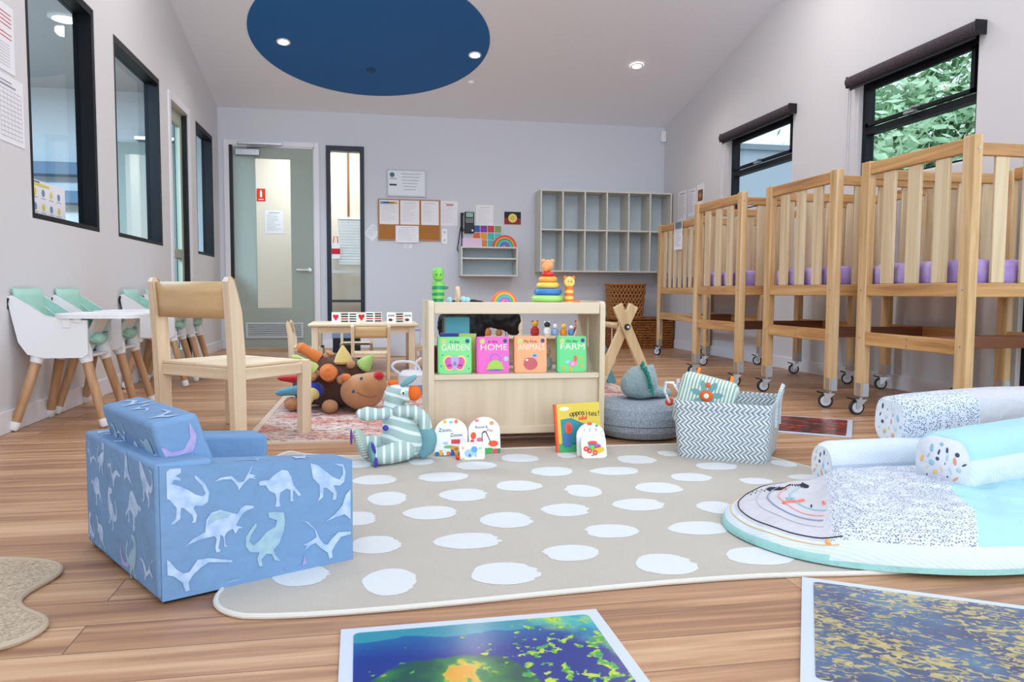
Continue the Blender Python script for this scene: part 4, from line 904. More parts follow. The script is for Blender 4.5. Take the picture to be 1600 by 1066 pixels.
def figurine(label, x, y, z, c1_, c2_, h_=.07, G='little animal toys'):
    th = thing('toy_figurine', label, 'toy', (x, y, z), group=None); a, c = P('fig' + c1_, c1_, .5), P('fig' + c2_, c2_, .5)
    MB().lathe([(h_ * .22, 0), (h_ * .30, h_ * .15), (h_ * .28, h_ * .45), (h_ * .14, h_ * .6), (h_ * .05, h_ * .62)], (0, 0, 0), a, 16).build('body', th)
    o = MB().ell((0, -.005, h_ * .78), (h_ * .22, h_ * .22, h_ * .2), c).build('head', th)
    mb = MB()
    for s_ in (-1, 1): mb.ell((s_ * h_ * .16, 0, h_ * .95), (h_ * .07, h_ * .04, h_ * .08), a)
    mb.build('ears', o); mb = MB()
    for s_ in (-1, 1): mb.ell((s_ * h_ * .08, -h_ * .23, h_ * .82), (h_ * .025, h_ * .02, h_ * .03), card_b)
    mb.build('eyes', o); return th
figurine('small grey toy bird between the apple and farm books', .745, 3.2, .3055, 'a9b0b8', 'c8a890', .10)
figurine('small brown toy bear beside the pink home book', .565, 3.28, .3055, 'a86a40', 'c89060', .09)
# black jacket slung over the back rail
blk = P('shiny black cloth', '08080b', .5, spec=.3, bump=(22, 1)); th = thing('black_jacket', 'crumpled black jacket hanging over a stand behind the toy shelf', 'jacket', (.79, 5.2, 0)); mb = MB(); rnd = random.Random(5)
mb.ell((-.17, 0, .40), (.17, .05, .20), blk).ell((-.12, 0, .50), (.15, .045, .09), blk).ell((-.16, 0, .33), (.15, .05, .16), blk).ell((.08, 0, .455), (.17, .045, .075), blk).ell((.16, 0, .42), (.07, .04, .07), blk).ell((-.27, 0, .26), (.05, .04, .06), blk).ell((.19, -.0, .36), (.035, .03, .03), blk)
o = lump(mb.build('jacket_cloth', th), .014, 3); tx = bpy.data.textures.new('crumple', 'CLOUDS'); tx.noise_scale = .05; dm = o.modifiers.new('crumple', 'DISPLACE'); dm.texture = tx; dm.strength = .035
MB().tube([(-.2, 0, 0), (-.2, 0, .52), (.14, 0, .52), (.14, 0, 0)], .01, steel, 8).build('stand', th)
# wooden sorting table with toys, behind
th = thing('toy_bench', 'low wooden bench with little toys seen through the toy shelf', 'bench', (1.42, 6.55, 0)); MB().box((-.52, -.12, .235), (.42, .14, .258), shx).build('top', th, bevel=.003)
for x in (-.5, .38): MB().box((x, -.12, 0), (x + .022, .14, .235), shz).build('leg', th)
MB().box((-.48, .115, .03), (.38, .13, .235), shz).build('back_panel', th)
mb = MB();
th = thing('wooden_frame_toy', 'pale open wooden frame toy on the low bench', 'toy', (1.245, 6.55, .2585)); MB().prism(rect(-.062, 0, .062, .16), (0, -.02, 0), (1, 0, 0), (0, 0, 1), (0, .018, 0), birx, holes=[rect(-.04, .02, .04, .14)]).build('frame', th, bevel=.002); MB().prism(rect(-.062, 0, .062, .16), (0, .03, 0), (1, 0, 0), (0, 0, 1), (0, .018, 0), birx, holes=[rect(-.04, .02, .04, .14)]).box((-.06, -.01, 0), (-.05, .04, .01), birx).box((.05, -.01, 0), (.06, .04, .01), birx).build('frame', th)
for x, c1_, c2_, h_, lab in ((1.0, 'b4703c', 'd8a060', .085, 'small brown and tan toy, leftmost on the low bench'), (1.10, '9a6a3a', 'c89a58', .075, 'small tan toy beside the wooden frame on the bench'), (1.42, 'a82020', 'e0a030', .10, 'red and yellow toy right of the wooden frame'), (1.53, 'e4e4e8', '2a2a30', .095, 'white toy with a black face on the low bench'), (1.60, '8fb0dc', 'e8e8f0', .08, 'pale blue and white toy on the low bench'), (1.68, 'e0902c', 'e8c860', .08, 'orange toy near the right end of the low bench'), (1.75, '5a90d0', 'f0f0f0', .07, 'small blue toy with a white head on the bench'), (1.81, 'b02828', 'd87048', .10, 'red toy at the right end of the low bench')):
    figurine(lab, x, 6.52, .2585, c1_, c2_, h_ * 1.3)

# toys on top of the shelf
ZT = .5985
def pm(c): return P('paint ' + c, c, .35, spec=.5)
th = thing('crocodile_toy', 'green striped wooden crocodile standing on the left of the toy shelf', 'toy', (.282, 3.22, ZT - .006))
ga, gb = pm('7ac850'), pm('1f9068'); prof = [(.019, 0), (.022, .006), (.022, .016), (.026, .017), (.026, .029), (.0265, .030), (.0265, .042), (.026, .043), (.026, .055), (.0265, .056), (.0265, .070), (.026, .071), (.025, .087), (.010, .090), (.010, .096)]
MB().lathe(prof, (0, 0, 0), ga, 22, mats=[gb, gb, gb, ga, ga, gb, gb, ga, ga, gb, gb, ga, ga, ga]).build('body', th)
o = MB().lathe([(.012, .094), (.0215, .098), (.024, .115), (.023, .135), (.016, .146), (.001, .149)], (0, 0, 0), ga, 22).build('head', th)
mb = MB()
for s_ in (-1, 1): mb.ell((s_ * .009, -.022, .118), (.003, .002, .003), card_b)
mb.build('eyes', o); MB().tube([(.02, 0, .063), (.038, -.002, .063), (.04, -.002, .068)], .006, gb, 8).build('arm', th)
th = thing('wooden_ring_rattle', 'wooden ring rattle with pale blue beads on the toy shelf', 'toy', (.362, 3.25, ZT - .006)); MB().tube([(.0 + .006, .024 * math.cos(a), .034 + .028 * math.sin(a)) for a in [k * PI / 12 for k in range(24)]], .0095, wood('ring wood', 'd8c0a0', 'b89878', 'Z', 1), 10, closed=True).build('ring', th)
for x, r_ in ((-.028, .012), (.03, .014), (.048, .012)): MB().ell((x, -.004, r_), (r_, r_, r_), pm('9fd6e4'), ).build('bead', th)
rainbow('small painted rainbow lying in the middle of the toy shelf top', .565, 3.22, ZT - .006, .053, ['f06840', 'f2a23c', '4ab060', '48a0c8', '9a60b8', 'e870b0'])
th = thing('stacking_rings', 'stacking ring tower with a bear on top, on the toy shelf', 'toy', (.762, 3.24, ZT - .006)); z = .004
MB().lathe([(.045, 0), (.045, .004), (.006, .005), (.006, .12)], (0, 0, 0), pm('e8d8b8'), 20).build('post', th)
for c, r_, h_ in (('a4dc78', .072, .030), ('3c7ecc', .062, .029), ('f0cf58', .050, .027), ('f0a848', .042, .025), ('d83028', .028, .022)):
    MB().tube([((r_ - h_ / 2) * math.cos(a), (r_ - h_ / 2) * math.sin(a), z + h_ / 2) for a in [k * PI / 14 for k in range(28)]], h_ / 2, pm(c), 12, closed=True).lathe([(.004, z + .004), (r_ - h_ * .5, z + .004), (r_ - h_ * .5, z + h_ - .003), (.004, z + h_ - .003)], (0, 0, 0), pm(c), 24).build('ring', th); z += h_
o = MB().ell((0, 0, z + .026), (.026, .022, .026), pm('dca070')).ell((-.020, 0, z + .045), (.010, .007, .010), pm('dca070')).ell((.020, 0, z + .045), (.010, .007, .010), pm('dca070')).build('bear_head', th)
MB().ell((-.012, -.012, z + .018), (.018, .014, .02), pm('e89a58')).build('snout', o)
th = thing('tiger_toy', 'orange and yellow striped wooden tiger at the right of the shelf top', 'toy', (.845, 3.19, ZT - .006)); oa, ob = pm('e8702c'), pm('f2c860')
prof = [(.020, 0), (.021, .008), (.021, .016), (.019, .017), (.019, .03), (.019, .031), (.019, .043), (.019, .044), (.018, .056), (.018, .057), (.018, .070), (.01, .074)]
MB().lathe(prof, (0, 0, 0), oa, 20, mats=[ob, oa, oa, ob, ob, oa, oa, ob, ob, oa, oa]).build('body', th)
o = MB().lathe([(.004, -.010), (.022, -.009), (.024, 0), (.022, .009), (.004, .010)], (0, 0, .092), ob, 22, axis=(0, -1, 0)).build('head', th)
mb = MB().ell((-.019, 0, .110), (.008, .005, .008), oa).ell((.019, 0, .110), (.008, .005, .008), oa); mb.build('ears', o); MB().decal(circ(0, 0, .015, n=18), (0, -.0108, .09), (1, 0, 0), (0, 0, 1), pm('d0d050'), holes=[circ(0, 0, .010, n=14)]).ell((-.006, -.010, .093), (.002, .002, .003), card_b).ell((.006, -.010, .093), (.002, .002, .003), card_b).build('face', o)
MB().tube([(.018, 0, .004), (.035, -.004, .005), (.048, -.006, .006)], .007, oa, 8).build('tail', th)

# ------------------------------------------------------------------ activity gym
th = thing('baby_gym', 'wooden X-leg baby gym behind the grey pouffe', 'baby gym', (1.49, 4.3, .0)); gw = wood('gym wood', 'dcc7a4', 'bc9a6e', 'Z', .8, .5, 'cfb58c')
teal = P('teal paint', '5f9db0', .5)
def beam(p0, p1, w_, t_, m_, nrm=(0, 1, 0)):
    p0, p1 = V(p0), V(p1); d = (p1 - p0); sd = d.cross(V(nrm)).normalized() * w_ / 2; nn = V(nrm) * t_ / 2
    mb = MB(); mb.hexa([p0 - sd - nn, p0 + sd - nn, p0 + sd + nn, p0 - sd + nn], [p1 - sd - nn, p1 + sd - nn, p1 + sd + nn, p1 - sd + nn], m_); return mb
zz = Matrix.Rotation(math.radians(12), 4, 'Z')
FAR = V((-.03, .75, 0))
for off in (0, 1):
    T_ = Matrix.Translation(FAR * off) @ zz
    for s_, k in ((1, .0), (-1, .024)):
        top = V((-s_ * .062, k, .565)); bot = V((s_ * .215, k, .0)); dv = (bot - top)
        mid = top + dv * .72
        mb = beam(T_ @ top, T_ @ mid, .064, .02, gw, tuple((T_.to_3x3() @ V((0, 1, 0))))); o = mb.build('leg', th, bevel=.004)
        beam(T_ @ mid, T_ @ bot, .064, .0204, teal if s_ > 0 else gw, tuple((T_.to_3x3() @ V((0, 1, 0))))).build('leg_end', o, bevel=.003)
    MB().lathe([(.018, 0), (.02, .004), (.016, .014), (.008, .016)], T_ @ V((0, -.012, .437)), black, 8, axis=(0, -1, 0)).lathe([(.008, .016), (.008, .02)], T_ @ V((0, -.012, .437)), steel, 12, axis=(0, -1, 0)).build('knob', th)
a, c = zz @ V((0, .012, .437)), FAR + V((0, .012, .437)); MB().tube([a, c], .018, gw, 14).build('crossbar', th)
for f, r_, drop, mt_ in ((.08, .03, 0, gw), (.3, .028, .22, gw), (.55, .028, .16, teal), (.8, .03, .24, P('rattle white', 'dfe6e2', .5))):
    p = a.lerp(c, f); mb = MB()
    if drop: mb.tube([p, p - V((0, 0, drop - r_))], .003, P('cord cream', 'e8e0d0', .8), 6)
    q = p - V((0, 0, drop)); ring = [(q.x + r_ * math.cos(k * PI / 10) * .8, q.y + r_ * math.cos(k * PI / 10) * -.5, q.z + r_ * math.sin(k * PI / 10)) for k in range(20)]
    mb.tube(ring, .006, mt_, 8, closed=True); mb.build('hanging_ring', th)

# ------------------------------------------------------------------ watering jug behind the zebra
th = thing('toy_jug', 'white and grey plastic toy jug on the patterned rug behind the plush zebra', 'jug', (.25, 4.72, .0065))
jw = P('jug white', 'd9dce4', .4); MB().lathe([(.085, 0), (.088, .06), (.08, .061)], (0, 0, 0), P('jug grey', '8c9bb4', .45), 28).build('base', th)
MB().lathe([(.086, .061), (.084, .12), (.06, .145), (.02, .15)], (0, 0, 0), jw, 28).build('body', th)
MB().tube(curve([(-.07, 0, .12), (-.12, 0, .165), (-.10, 0, .195), (-.03, 0, .200), (.03, 0, .18), (.055, 0, .13)], 24), .0085, jw, 10).build('handle', th)
MB().tube([(.02, 0, .14), (.03, 0, .2), (.06, 0, .222)], [.012, .009, .008], jw, 10).build('spout', th)

# ------------------------------------------------------------------ dotted rug
BL = [(0.553,2.8,0.069,0.072),(0.742,2.815,0.036,0.049),(0.372,2.702,0.072,0.066),(0.012,2.549,0.072,0.066),(0.239,2.552,0.083,0.065),(0.625,2.57,0.073,0.069),(-0.045,2.791,0.049,0.059),(0.048,2.309,0.057,0.077),(0.283,2.313,0.074,0.072),(0.471,2.396,0.073,0.067),(0.661,2.3,0.055,0.078),(0.166,2.138,0.075,0.065),(-0.042,2.117,0.057,0.064),(0.368,2.035,0.072,0.071),(0.555,2.102,0.069,0.063),(0.009,1.887,0.062,0.068),(0.241,1.877,0.084,0.06),(0.622,1.893,0.07,0.058),(0.038,1.636,0.057,0.076),(0.293,1.642,0.075,0.068),(0.473,1.747,0.068,0.057),(0.182,2.798,0.046,0.056),(0.986,2.706,0.072,0.075),(0.85,2.54,0.088,0.059),(0.916,2.296,0.076,0.067),(1.077,2.411,0.07,0.06),(0.783,2.12,0.076,0.063),(0.626,1.891,0.074,0.062),(0.673,1.636,0.069,0.068),(0.865,1.878,0.082,0.056),(0.917,1.65,0.08,0.062),(1.237,2.552,0.076,0.06),(1.001,2.053,0.056,0.064),(1.269,2.326,0.055,0.045),(1.464,2.349,0.057,0.038),(1.145,2.787,0.038,0.051),(1.505,2.553,0.043,0.053),(-0.152,1.702,0.06,0.058),(-0.162,1.964,0.065,0.064)]
rug_m = P('beige rug pile', 'bdb7ae', .95, bump=(260, .35), var=.10, vscale=5); dot_m = P('white rug pile', 'd3d8db', .95, bump=(260, .3)); edge_m = P('rug binding', 'd0cdc6', .9)
th = thing('dotted_rug', 'beige rug with white brush-stroke dots in the foreground', 'rug', (0, 0, 0))
out = [(-.312, 1.66), (-.318, 1.61), (-.305, 1.565), (-.275, 1.53), (-.235, 1.508), (-.1, 1.497), (.1, 1.502), (.43, 1.527), (.7, 1.540), (.9, 1.537), (1.10, 1.512), (1.23, 1.508), (1.36, 1.56), (1.47, 1.75), (1.55, 2.05), (1.60, 2.33), (1.585, 2.43), (1.53, 2.62), (1.46, 2.84), (1.41, 2.93), (1.34, 2.96), (1.1, 2.965), (.7, 2.985), (.2, 2.975), (-.05, 2.93), (-.2, 2.975), (-.275, 3.02), (-.315, 3.075), (-.345, 3.02), (-.37, 2.93), (-.36, 2.6), (-.35, 2.3), (-.33, 1.9)]
def smoothp(p, it=2):
    for _ in range(it): p = [q for i in range(len(p)) for q in ((p[i][0] * .75 + p[(i + 1) % len(p)][0] * .25, p[i][1] * .75 + p[(i + 1) % len(p)][1] * .25), (p[i][0] * .25 + p[(i + 1) % len(p)][0] * .75, p[i][1] * .25 + p[(i + 1) % len(p)][1] * .75))]
    return p
out = smoothp(out, 1)
mb = MB().prism(out, (0, 0, 0), (1, 0, 0), (0, 1, 0), (0, 0, .009), rug_m)
rnd = random.Random(11)
BL = [q for i, q in enumerate(BL) if not any(math.hypot(q[0] - p[0], q[1] - p[1]) < .05 for p in BL[:i])]
for (x, y, rx, ry) in BL:
    pts = []; ph = rnd.random() * 6
    for k in range(40):
        a = 2 * PI * k / 40; ca, sa = math.cos(a), math.sin(a); e = 1 + .05 * math.sin(3 * a + ph) + (.20 * (rnd.random() - .55) if ca * (1 if ph > 2 else -1) > .6 else .05 * rnd.random())
        pts.append((x + rx * e * math.copysign(abs(ca) ** .9, ca), y + ry * (1 + .03 * math.sin(2 * a + ph)) * sa))
    mb.decal(pts, (0, 0, .0096), (1, 0, 0), (0, 1, 0), dot_m)
mb.build('pile', th)
MB().tube([(a, b_, .006) for a, b_ in out], .006, edge_m, 8, closed=True).build('binding', th)
# wavy mat at the lower left
th = thing('wavy_mat', 'corner of a wavy edged beige mat at the left edge of the picture', 'mat', (0, 0, 0))
wo = smoothp([(-1.3, 1.93), (-1.0, 1.94), (-.86, 1.935), (-.78, 1.915), (-.72, 1.885), (-.69, 1.84), (-.69, 1.79), (-.712, 1.72), (-.71, 1.66), (-.675, 1.61), (-.628, 1.575), (-.603, 1.53), (-.615, 1.48), (-.655, 1.445), (-.75, 1.40), (-.9, 1.35), (-1.3, 1.3)], 2)
MB().prism(wo, (0, 0, 0), (1, 0, 0), (0, 1, 0), (0, 0, .010), patt('mat pile', 'noise', scale=160, stops=[(.35, 'a2917c'), (.65, 'cdbda6')], bump=(200, .6))).build('pile', th)
MB().tube([(a, b_, .0075) for a, b_ in wo], .0065, P('mat edge', 'b3a38e', .9), 8, closed=True).build('edge', th)

# ------------------------------------------------------------------ liquid floor tiles
def art(name, f):
    m, t, n, l, b = newmat(name); b.inputs['Roughness'].default_value = .22; tc = n.new('ShaderNodeTexCoord')
    l.new(f(n, l, tc.outputs['Object']), b.inputs['Base Color']); return m
def Nz(n, l, vec, sc, det=5, dist=0, scl=(1, 1, 1)):
    mp = n.new('ShaderNodeMapping'); mp.inputs['Scale'].default_value = scl; l.new(vec, mp.inputs[0])
    q = n.new('ShaderNodeTexNoise'); q.inputs['Scale'].default_value = sc; q.inputs['Detail'].default_value = det; q.inputs['Distortion'].default_value = dist; l.new(mp.outputs[0], q.inputs['Vector']); return q.outputs[0]
def Rp(n, l, fac, stops, i='LINEAR'):
    q = ramp(n, stops, i); l.new(fac, q.inputs[0]); return q.outputs[0]
def Mx(n, l, f, a, c):
    q = n.new('ShaderNodeMix'); q.data_type = 'RGBA'; l.new(f, q.inputs[0]); l.new(a, q.inputs[6]); l.new(c, q.inputs[7]); return q.outputs[2]
def Mt(n, l, op, *a):
    q = n.new('ShaderNodeMath'); q.operation = op
    for i, v in enumerate(a):
        if isinstance(v, (int, float)): q.inputs[i].default_value = v
        else: l.new(v, q.inputs[i])
    return q.outputs[0]
def Dist(n, l, vec, c, sc=(1, 1, 0)):
    mp = n.new('ShaderNodeMapping'); mp.inputs['Location'].default_value = (-c[0] * sc[0], -c[1] * sc[1], 0); mp.inputs['Scale'].default_value = (sc[0], sc[1], 0); l.new(vec, mp.inputs[0])
    q = n.new('ShaderNodeVectorMath'); q.operation = 'LENGTH'; l.new(mp.outputs[0], q.inputs[0]); return q.outputs['Value']
def f_blue(n, l, v):
    sp = n.new('ShaderNodeSeparateXYZ'); l.new(v, sp.inputs[0])
    base = Rp(n, l, Mt(n, l, 'ADD', Mt(n, l, 'MULTIPLY', sp.outputs[1], 2.0), Mt(n, l, 'MULTIPLY', Nz(n, l, v, 6), .25)), [(.35, '232a78'), (.85, '1b3688'), (1.04, '1a5f9c'), (1.10, '2f8aa0')])
    base = Mx(n, l, Rp(n, l, Dist(n, l, v, (.25, .25)), [(.205, '000000'), (.245, 'aaaaaa')]), base, Rp(n, l, Nz(n, l, v, 20), [(.4, '1d62a8'), (.6, '3f9fa8')])) if False else base
    edge = Mt(n, l, 'ADD', Dist(n, l, v, (-.1, .1)), Mt(n, l, 'MULTIPLY', Nz(n, l, v, 9), .18))
    base = Mx(n, l, Rp(n, l, edge, [(.685, '000000'), (.73, 'ffffff')]), base, Rp(n, l, Nz(n, l, v, 14), [(.4, '2f9fb0'), (.55, '7fc07a'), (.62, 'a8c840')]))
    blob = Mt(n, l, 'ADD', Dist(n, l, v, (.185, .205), (1, 1, 0)), Mt(n, l, 'MULTIPLY', Nz(n, l, v, 7), .08))
    base = Mx(n, l, Rp(n, l, blob, [(.190, 'ffffff'), (.194, '000000')]), base, Rp(n, l, Mt(n, l, 'ADD', Nz(n, l, v, 12, 3), Mt(n, l, 'MULTIPLY', blob, .6)), [(.44, 'd09a2c'), (.47, 'b8b02c'), (.50, '2f7a40'), (.66, '1d5048')]))
    sp2 = Mt(n, l, 'ADD', Nz(n, l, v, 46, 2, .15), Mt(n, l, 'MULTIPLY', Rp(n, l, Dist(n, l, v, (.43, .28), (1, .8, 0)), [(.05, 'ffffff'), (.26, '000000')]), .16))
    return Mx(n, l, Rp(n, l, sp2, [(.69, '000000'), (.72, 'ffffff')]), base, Rp(n, l, Nz(n, l, v, 60), [(.45, '3c9a4a'), (.6, 'b8cc3a')]))
def f_gold(n, l, v):
    base = Rp(n, l, Nz(n, l, v, 8), [(.35, '454a6c'), (.55, '4b658a'), (.75, '587f98')])
    gold = Nz(n, l, v, 58, 5, 1.2, (.7, 1.3, 1)); big = Nz(n, l, v, 5, 2)
    return Mx(n, l, Rp(n, l, Mt(n, l, 'ADD', gold, Mt(n, l, 'MULTIPLY', big, .45)), [(.735, '000000'), (.765, 'ffffff')]), base, Rp(n, l, Nz(n, l, v, 70), [(.4, '9c9468'), (.6, 'b8ab78')]))
def f_red(n, l, v): return Rp(n, l, Nz(n, l, v, 14, 5, 1.5, (1, 2.5, 1)), [(.4, '242428'), (.52, '4a1c20'), (.58, 'a8242a'), (.66, 'd84030'), (.72, '3a2a30')])
def tile(label, x, y, deg, f, nm):
    th = thing('liquid_floor_tile', label, 'floor tile', (x, y, 0), math.radians(deg), group=None)
    MB().box((0, 0, 0), (.5, .5, .006), P('tile border', 'c3cde0', .35)).build('border', th, bevel=.001)
    MB().prism(rrect(.024, .024, .476, .476, .012, 4), (0, 0, .006), (1, 0, 0), (0, 1, 0), (0, 0, .0012), art(nm, f)).build('liquid_panel', th)
tile('blue and green liquid floor tile in the foreground', -.0515, .9224, math.degrees(.015), f_blue, 'blue liquid')
tile('slate and gold speckled liquid floor tile, bottom right foreground', .6844, 1.0926, math.degrees(-.5536), f_gold, 'gold liquid')
tile('dark red and black liquid floor tile behind the woven basket', 1.6848, 3.2869, math.degrees(-.6132), f_red, 'red liquid')

# ------------------------------------------------------------------ dinosaur sofa
DR = [[(0.015,0.274),(0.022,0.279),(0.042,0.278),(0.043,0.269),(0.032,0.263),(0.042,0.257),(0.041,0.252),(0.029,0.256),(0.024,0.248),(0.04,0.241),(0.056,0.231),(0.07,0.219),(0.084,0.213),(0.09,0.218),(0.084,0.234),(0.069,0.254),(0.07,0.26),(0.089,0.24),(0.097,0.22),(0.094,0.2),(0.083,0.193),(0.069,0.196),(0.065,0.192),(0.072,0.176),(0.069,0.161),(0.061,0.161),(0.065,0.167),(0.063,0.177),(0.046,0.195),(0.041,0.196),(0.039,0.174),(0.026,0.164),(0.02,0.166),(0.031,0.175),(0.033,0.197),(0.019,0.217),(0.015,0.218)],[(0.106,0.24),(0.121,0.247),(0.143,0.248),(0.158,0.232),(0.168,0.232),(0.176,0.245),(0.188,0.267),(0.189,0.266),(0.181,0.247),(0.195,0.241),(0.188,0.239),(0.195,0.234),(0.181,0.238),(0.168,0.227),(0.157,0.214),(0.156,0.223),(0.143,0.241),(0.125,0.243)],[(0.2,0.225),(0.206,0.228),(0.222,0.227),(0.236,0.238),(0.252,0.246),(0.265,0.242),(0.273,0.227),(0.277,0.208),(0.295,0.183),(0.289,0.181),(0.277,0.197),(0.275,0.178),(0.278,0.172),(0.27,0.172),(0.27,0.198),(0.262,0.202),(0.248,0.196),(0.245,0.18),(0.247,0.164),(0.236,0.166),(0.239,0.181),(0.236,0.195),(0.224,0.202),(0.215,0.217),(0.202,0.218)],[(0.317,0.252),(0.335,0.245),(0.355,0.227),(0.37,0.213),(0.387,0.204),(0.396,0.215),(0.395,0.232),(0.376,0.243),(0.397,0.239),(0.402,0.22),(0.399,0.198),(0.387,0.19),(0.372,0.193),(0.38,0.175),(0.378,0.159),(0.369,0.159),(0.372,0.174),(0.355,0.19),(0.348,0.191),(0.346,0.169),(0.333,0.161),(0.339,0.173),(0.338,0.199),(0.323,0.217)],[(0.044,0.113),(0.063,0.127),(0.087,0.137),(0.09,0.162),(0.1,0.176),(0.119,0.179),(0.144,0.167),(0.154,0.164),(0.162,0.176),(0.172,0.18),(0.19,0.175),(0.188,0.171),(0.174,0.168),(0.164,0.162),(0.156,0.15),(0.15,0.14),(0.166,0.132),(0.156,0.132),(0.149,0.122),(0.143,0.134),(0.131,0.129),(0.126,0.12),(0.128,0.104),(0.133,0.096),(0.125,0.098),(0.124,0.12),(0.118,0.126),(0.116,0.111),(0.113,0.099),(0.118,0.091),(0.109,0.089),(0.107,0.1),(0.11,0.118),(0.106,0.125),(0.082,0.124),(0.063,0.12)],[(0.22,0.155),(0.234,0.155),(0.254,0.15),(0.257,0.132),(0.254,0.108),(0.244,0.083),(0.23,0.07),(0.234,0.058),(0.246,0.042),(0.233,0.046),(0.226,0.062),(0.214,0.065),(0.203,0.054),(0.206,0.039),(0.198,0.04),(0.194,0.058),(0.199,0.071),(0.18,0.075),(0.17,0.09),(0.171,0.111),(0.181,0.125),(0.193,0.138),(0.194,0.13),(0.181,0.112),(0.178,0.099),(0.186,0.089),(0.199,0.097),(0.215,0.113),(0.236,0.122),(0.239,0.135),(0.221,0.144)],[(0.293,0.127),(0.311,0.117),(0.328,0.097),(0.336,0.076),(0.347,0.06),(0.356,0.057),(0.365,0.068),(0.383,0.081),(0.415,0.077),(0.415,0.071),(0.389,0.069),(0.374,0.052),(0.366,0.039),(0.368,0.025),(0.36,0.023),(0.356,0.038),(0.339,0.053),(0.327,0.067),(0.313,0.063),(0.302,0.055),(0.307,0.064),(0.297,0.068),(0.316,0.073),(0.33,0.08),(0.325,0.098),(0.308,0.116)],[(0.012,0.094),(0.018,0.088),(0.029,0.071),(0.043,0.059),(0.054,0.06),(0.071,0.082),(0.093,0.081),(0.141,0.066),(0.139,0.062),(0.093,0.072),(0.078,0.065),(0.061,0.051),(0.052,0.038),(0.054,0.022),(0.046,0.019),(0.04,0.041),(0.024,0.057),(0.012,0.062)],[(0.352,0.112),(0.375,0.125),(0.393,0.142),(0.402,0.166),(0.416,0.177),(0.415,0.093),(0.413,0.107),(0.398,0.121),(0.375,0.117)],[(0.115,-0.0),(0.126,0.015),(0.144,0.022),(0.164,0.015),(0.177,0.004),(0.187,-0.008)],[(0.255,0.007),(0.253,0.024),(0.257,0.023),(0.265,0.013),(0.281,0.01),(0.295,0.023),(0.301,0.047),(0.305,0.024),(0.298,0.009),(0.292,0.002)],[(0.095,0.161),(0.102,0.173),(0.119,0.175),(0.141,0.166),(0.131,0.161),(0.107,0.159),(0.093,0.151)]]
fab = P('blue sofa cloth', '6f93bb', .8, bump=(7, .8), var=.06, vscale=5); dn = patt('dino white', 'noise', scale=38, stops=[(.3, '8eabd4'), (.5, 'a9c0de'), (.7, 'b9cde2')]); dn2 = patt('dino sage', 'noise', scale=38, stops=[(.3, '86a8c4'), (.7, 'a0c0c8')]); dn3 = patt('dino lilac', 'noise', scale=38, stops=[(.3, '8f8cc4'), (.7, 'b0a6cc')]); base_k = P('sofa base', '15181e', .8)
a_, b2_ = math.radians(26.5), math.radians(122.8); U, Wd = V((math.cos(a_), math.sin(a_), 0)), V((math.cos(b2_), math.sin(b2_), 0)); Z1 = V((0, 0, 1))
th = thing('toddler_sofa', 'small blue foam sofa printed with dinosaurs', 'sofa', (-.42, 1.605, 0))
def blk_(u0, u1, w0, w1, z0, z1, z2=None, m_=fab):
    z2 = z1 if z2 is None else z2; q = lambda u, w_, z: U * u + Wd * w_ + Z1 * z
    return MB().hexa([q(u0, w0, z0), q(u1, w0, z0), q(u1, w1, z0), q(u0, w1, z0)], [q(u0, w0, z1), q(u1, w0, z2), q(u1, w1, z2), q(u0, w1, z1)], m_)
def pick(i): return (dn, dn, dn, dn, dn, dn2, dn, dn, dn, dn, dn3, dn2)[i % 12]
blk_(.01, .41, .01, .51, 0, .012, m_=base_k).build('base', th)
mb = blk_(.002, .42, 0, .088, .008, .286, .246); nrm = -V((-math.sin(a_), math.cos(a_), 0))
for i, p in enumerate(DR):
    p = [(max(.006, min(.414, a)), max(.02, min(.284 - a * .095, z))) for a, z in p]
    q = [];
    for x in p:
        if not q or (abs(x[0] - q[-1][0]) + abs(x[1] - q[-1][1])) > .0012: q.append(x)
    mb.decal(q, nrm * (.0012 + .00015 * i), U, Z1, pick(i))
def place(mb, i, c, size, rot, o, u, v, m_, flip=1):
    """one of the printed dinosaurs, moved, turned and scaled onto another face"""
    p = DR[i]; xs = [q[0] for q in p]; zs = [q[1] for q in p]; mx_, mz = (min(xs) + max(xs)) / 2, (min(zs) + max(zs)) / 2; k = size / max(max(xs) - min(xs), max(zs) - min(zs))
    out_ = []
    for x, z in p:
        x, z = (x - mx_) * k * flip, (z - mz) * k; q = (c[0] + x * math.cos(rot) - z * math.sin(rot), c[1] + x * math.sin(rot) + z * math.cos(rot))
        if not out_ or abs(q[0] - out_[-1][0]) + abs(q[1] - out_[-1][1]) > .0010: out_.append(q)
    mb.decal(out_, o, u, v, m_)
for i, u0 in ((1, .20), (4, .32)): place(mb, i, (u0, .045), .075, .3, Z1 * .2875, U - Z1 * .095, Wd, dn)
mb.build('near_arm', th, bevel=.012, seg=3)
blk_(0, .42, .432, .52, .008, .286, .246).build('far_arm', th, bevel=.012, seg=3)
mb = blk_(-.004, .11, .005, .515, .009, .2895, .2895); nb = V((-math.cos(a_ * 0 + b2_ - PI / 2), -math.sin(b2_ - PI / 2), 0))
for j, (i, cw, cz, sz, rot, fl) in enumerate(((1, .45, .235, .09, .3, 1), (2, .42, .155, .085, 0, -1), (6, .285, .235, .10, .2, -1), (5, .30, .135, .095, .2, 1), (2, .15, .165, .10, .1, 1), (10, .22, .05, .06, 0, 1), (4, .40, .05, .10, .4, 1), (5, .17, .06, .10, -.1, -1), (6, .07, .065, .085, .2, 1), (0, .475, .05, .075, .3, -1), (0, .38, .245, .08, .1, 1), (3, .06, .24, .09, 0, -1), (8, .17, .245, .08, .2, 1))):
    place(mb, i, (cw, cz), sz, rot, nb * (.0043 + .00004 * j), Wd, Z1, dn3 if i == 10 else dn2 if j == 7 else dn, fl)
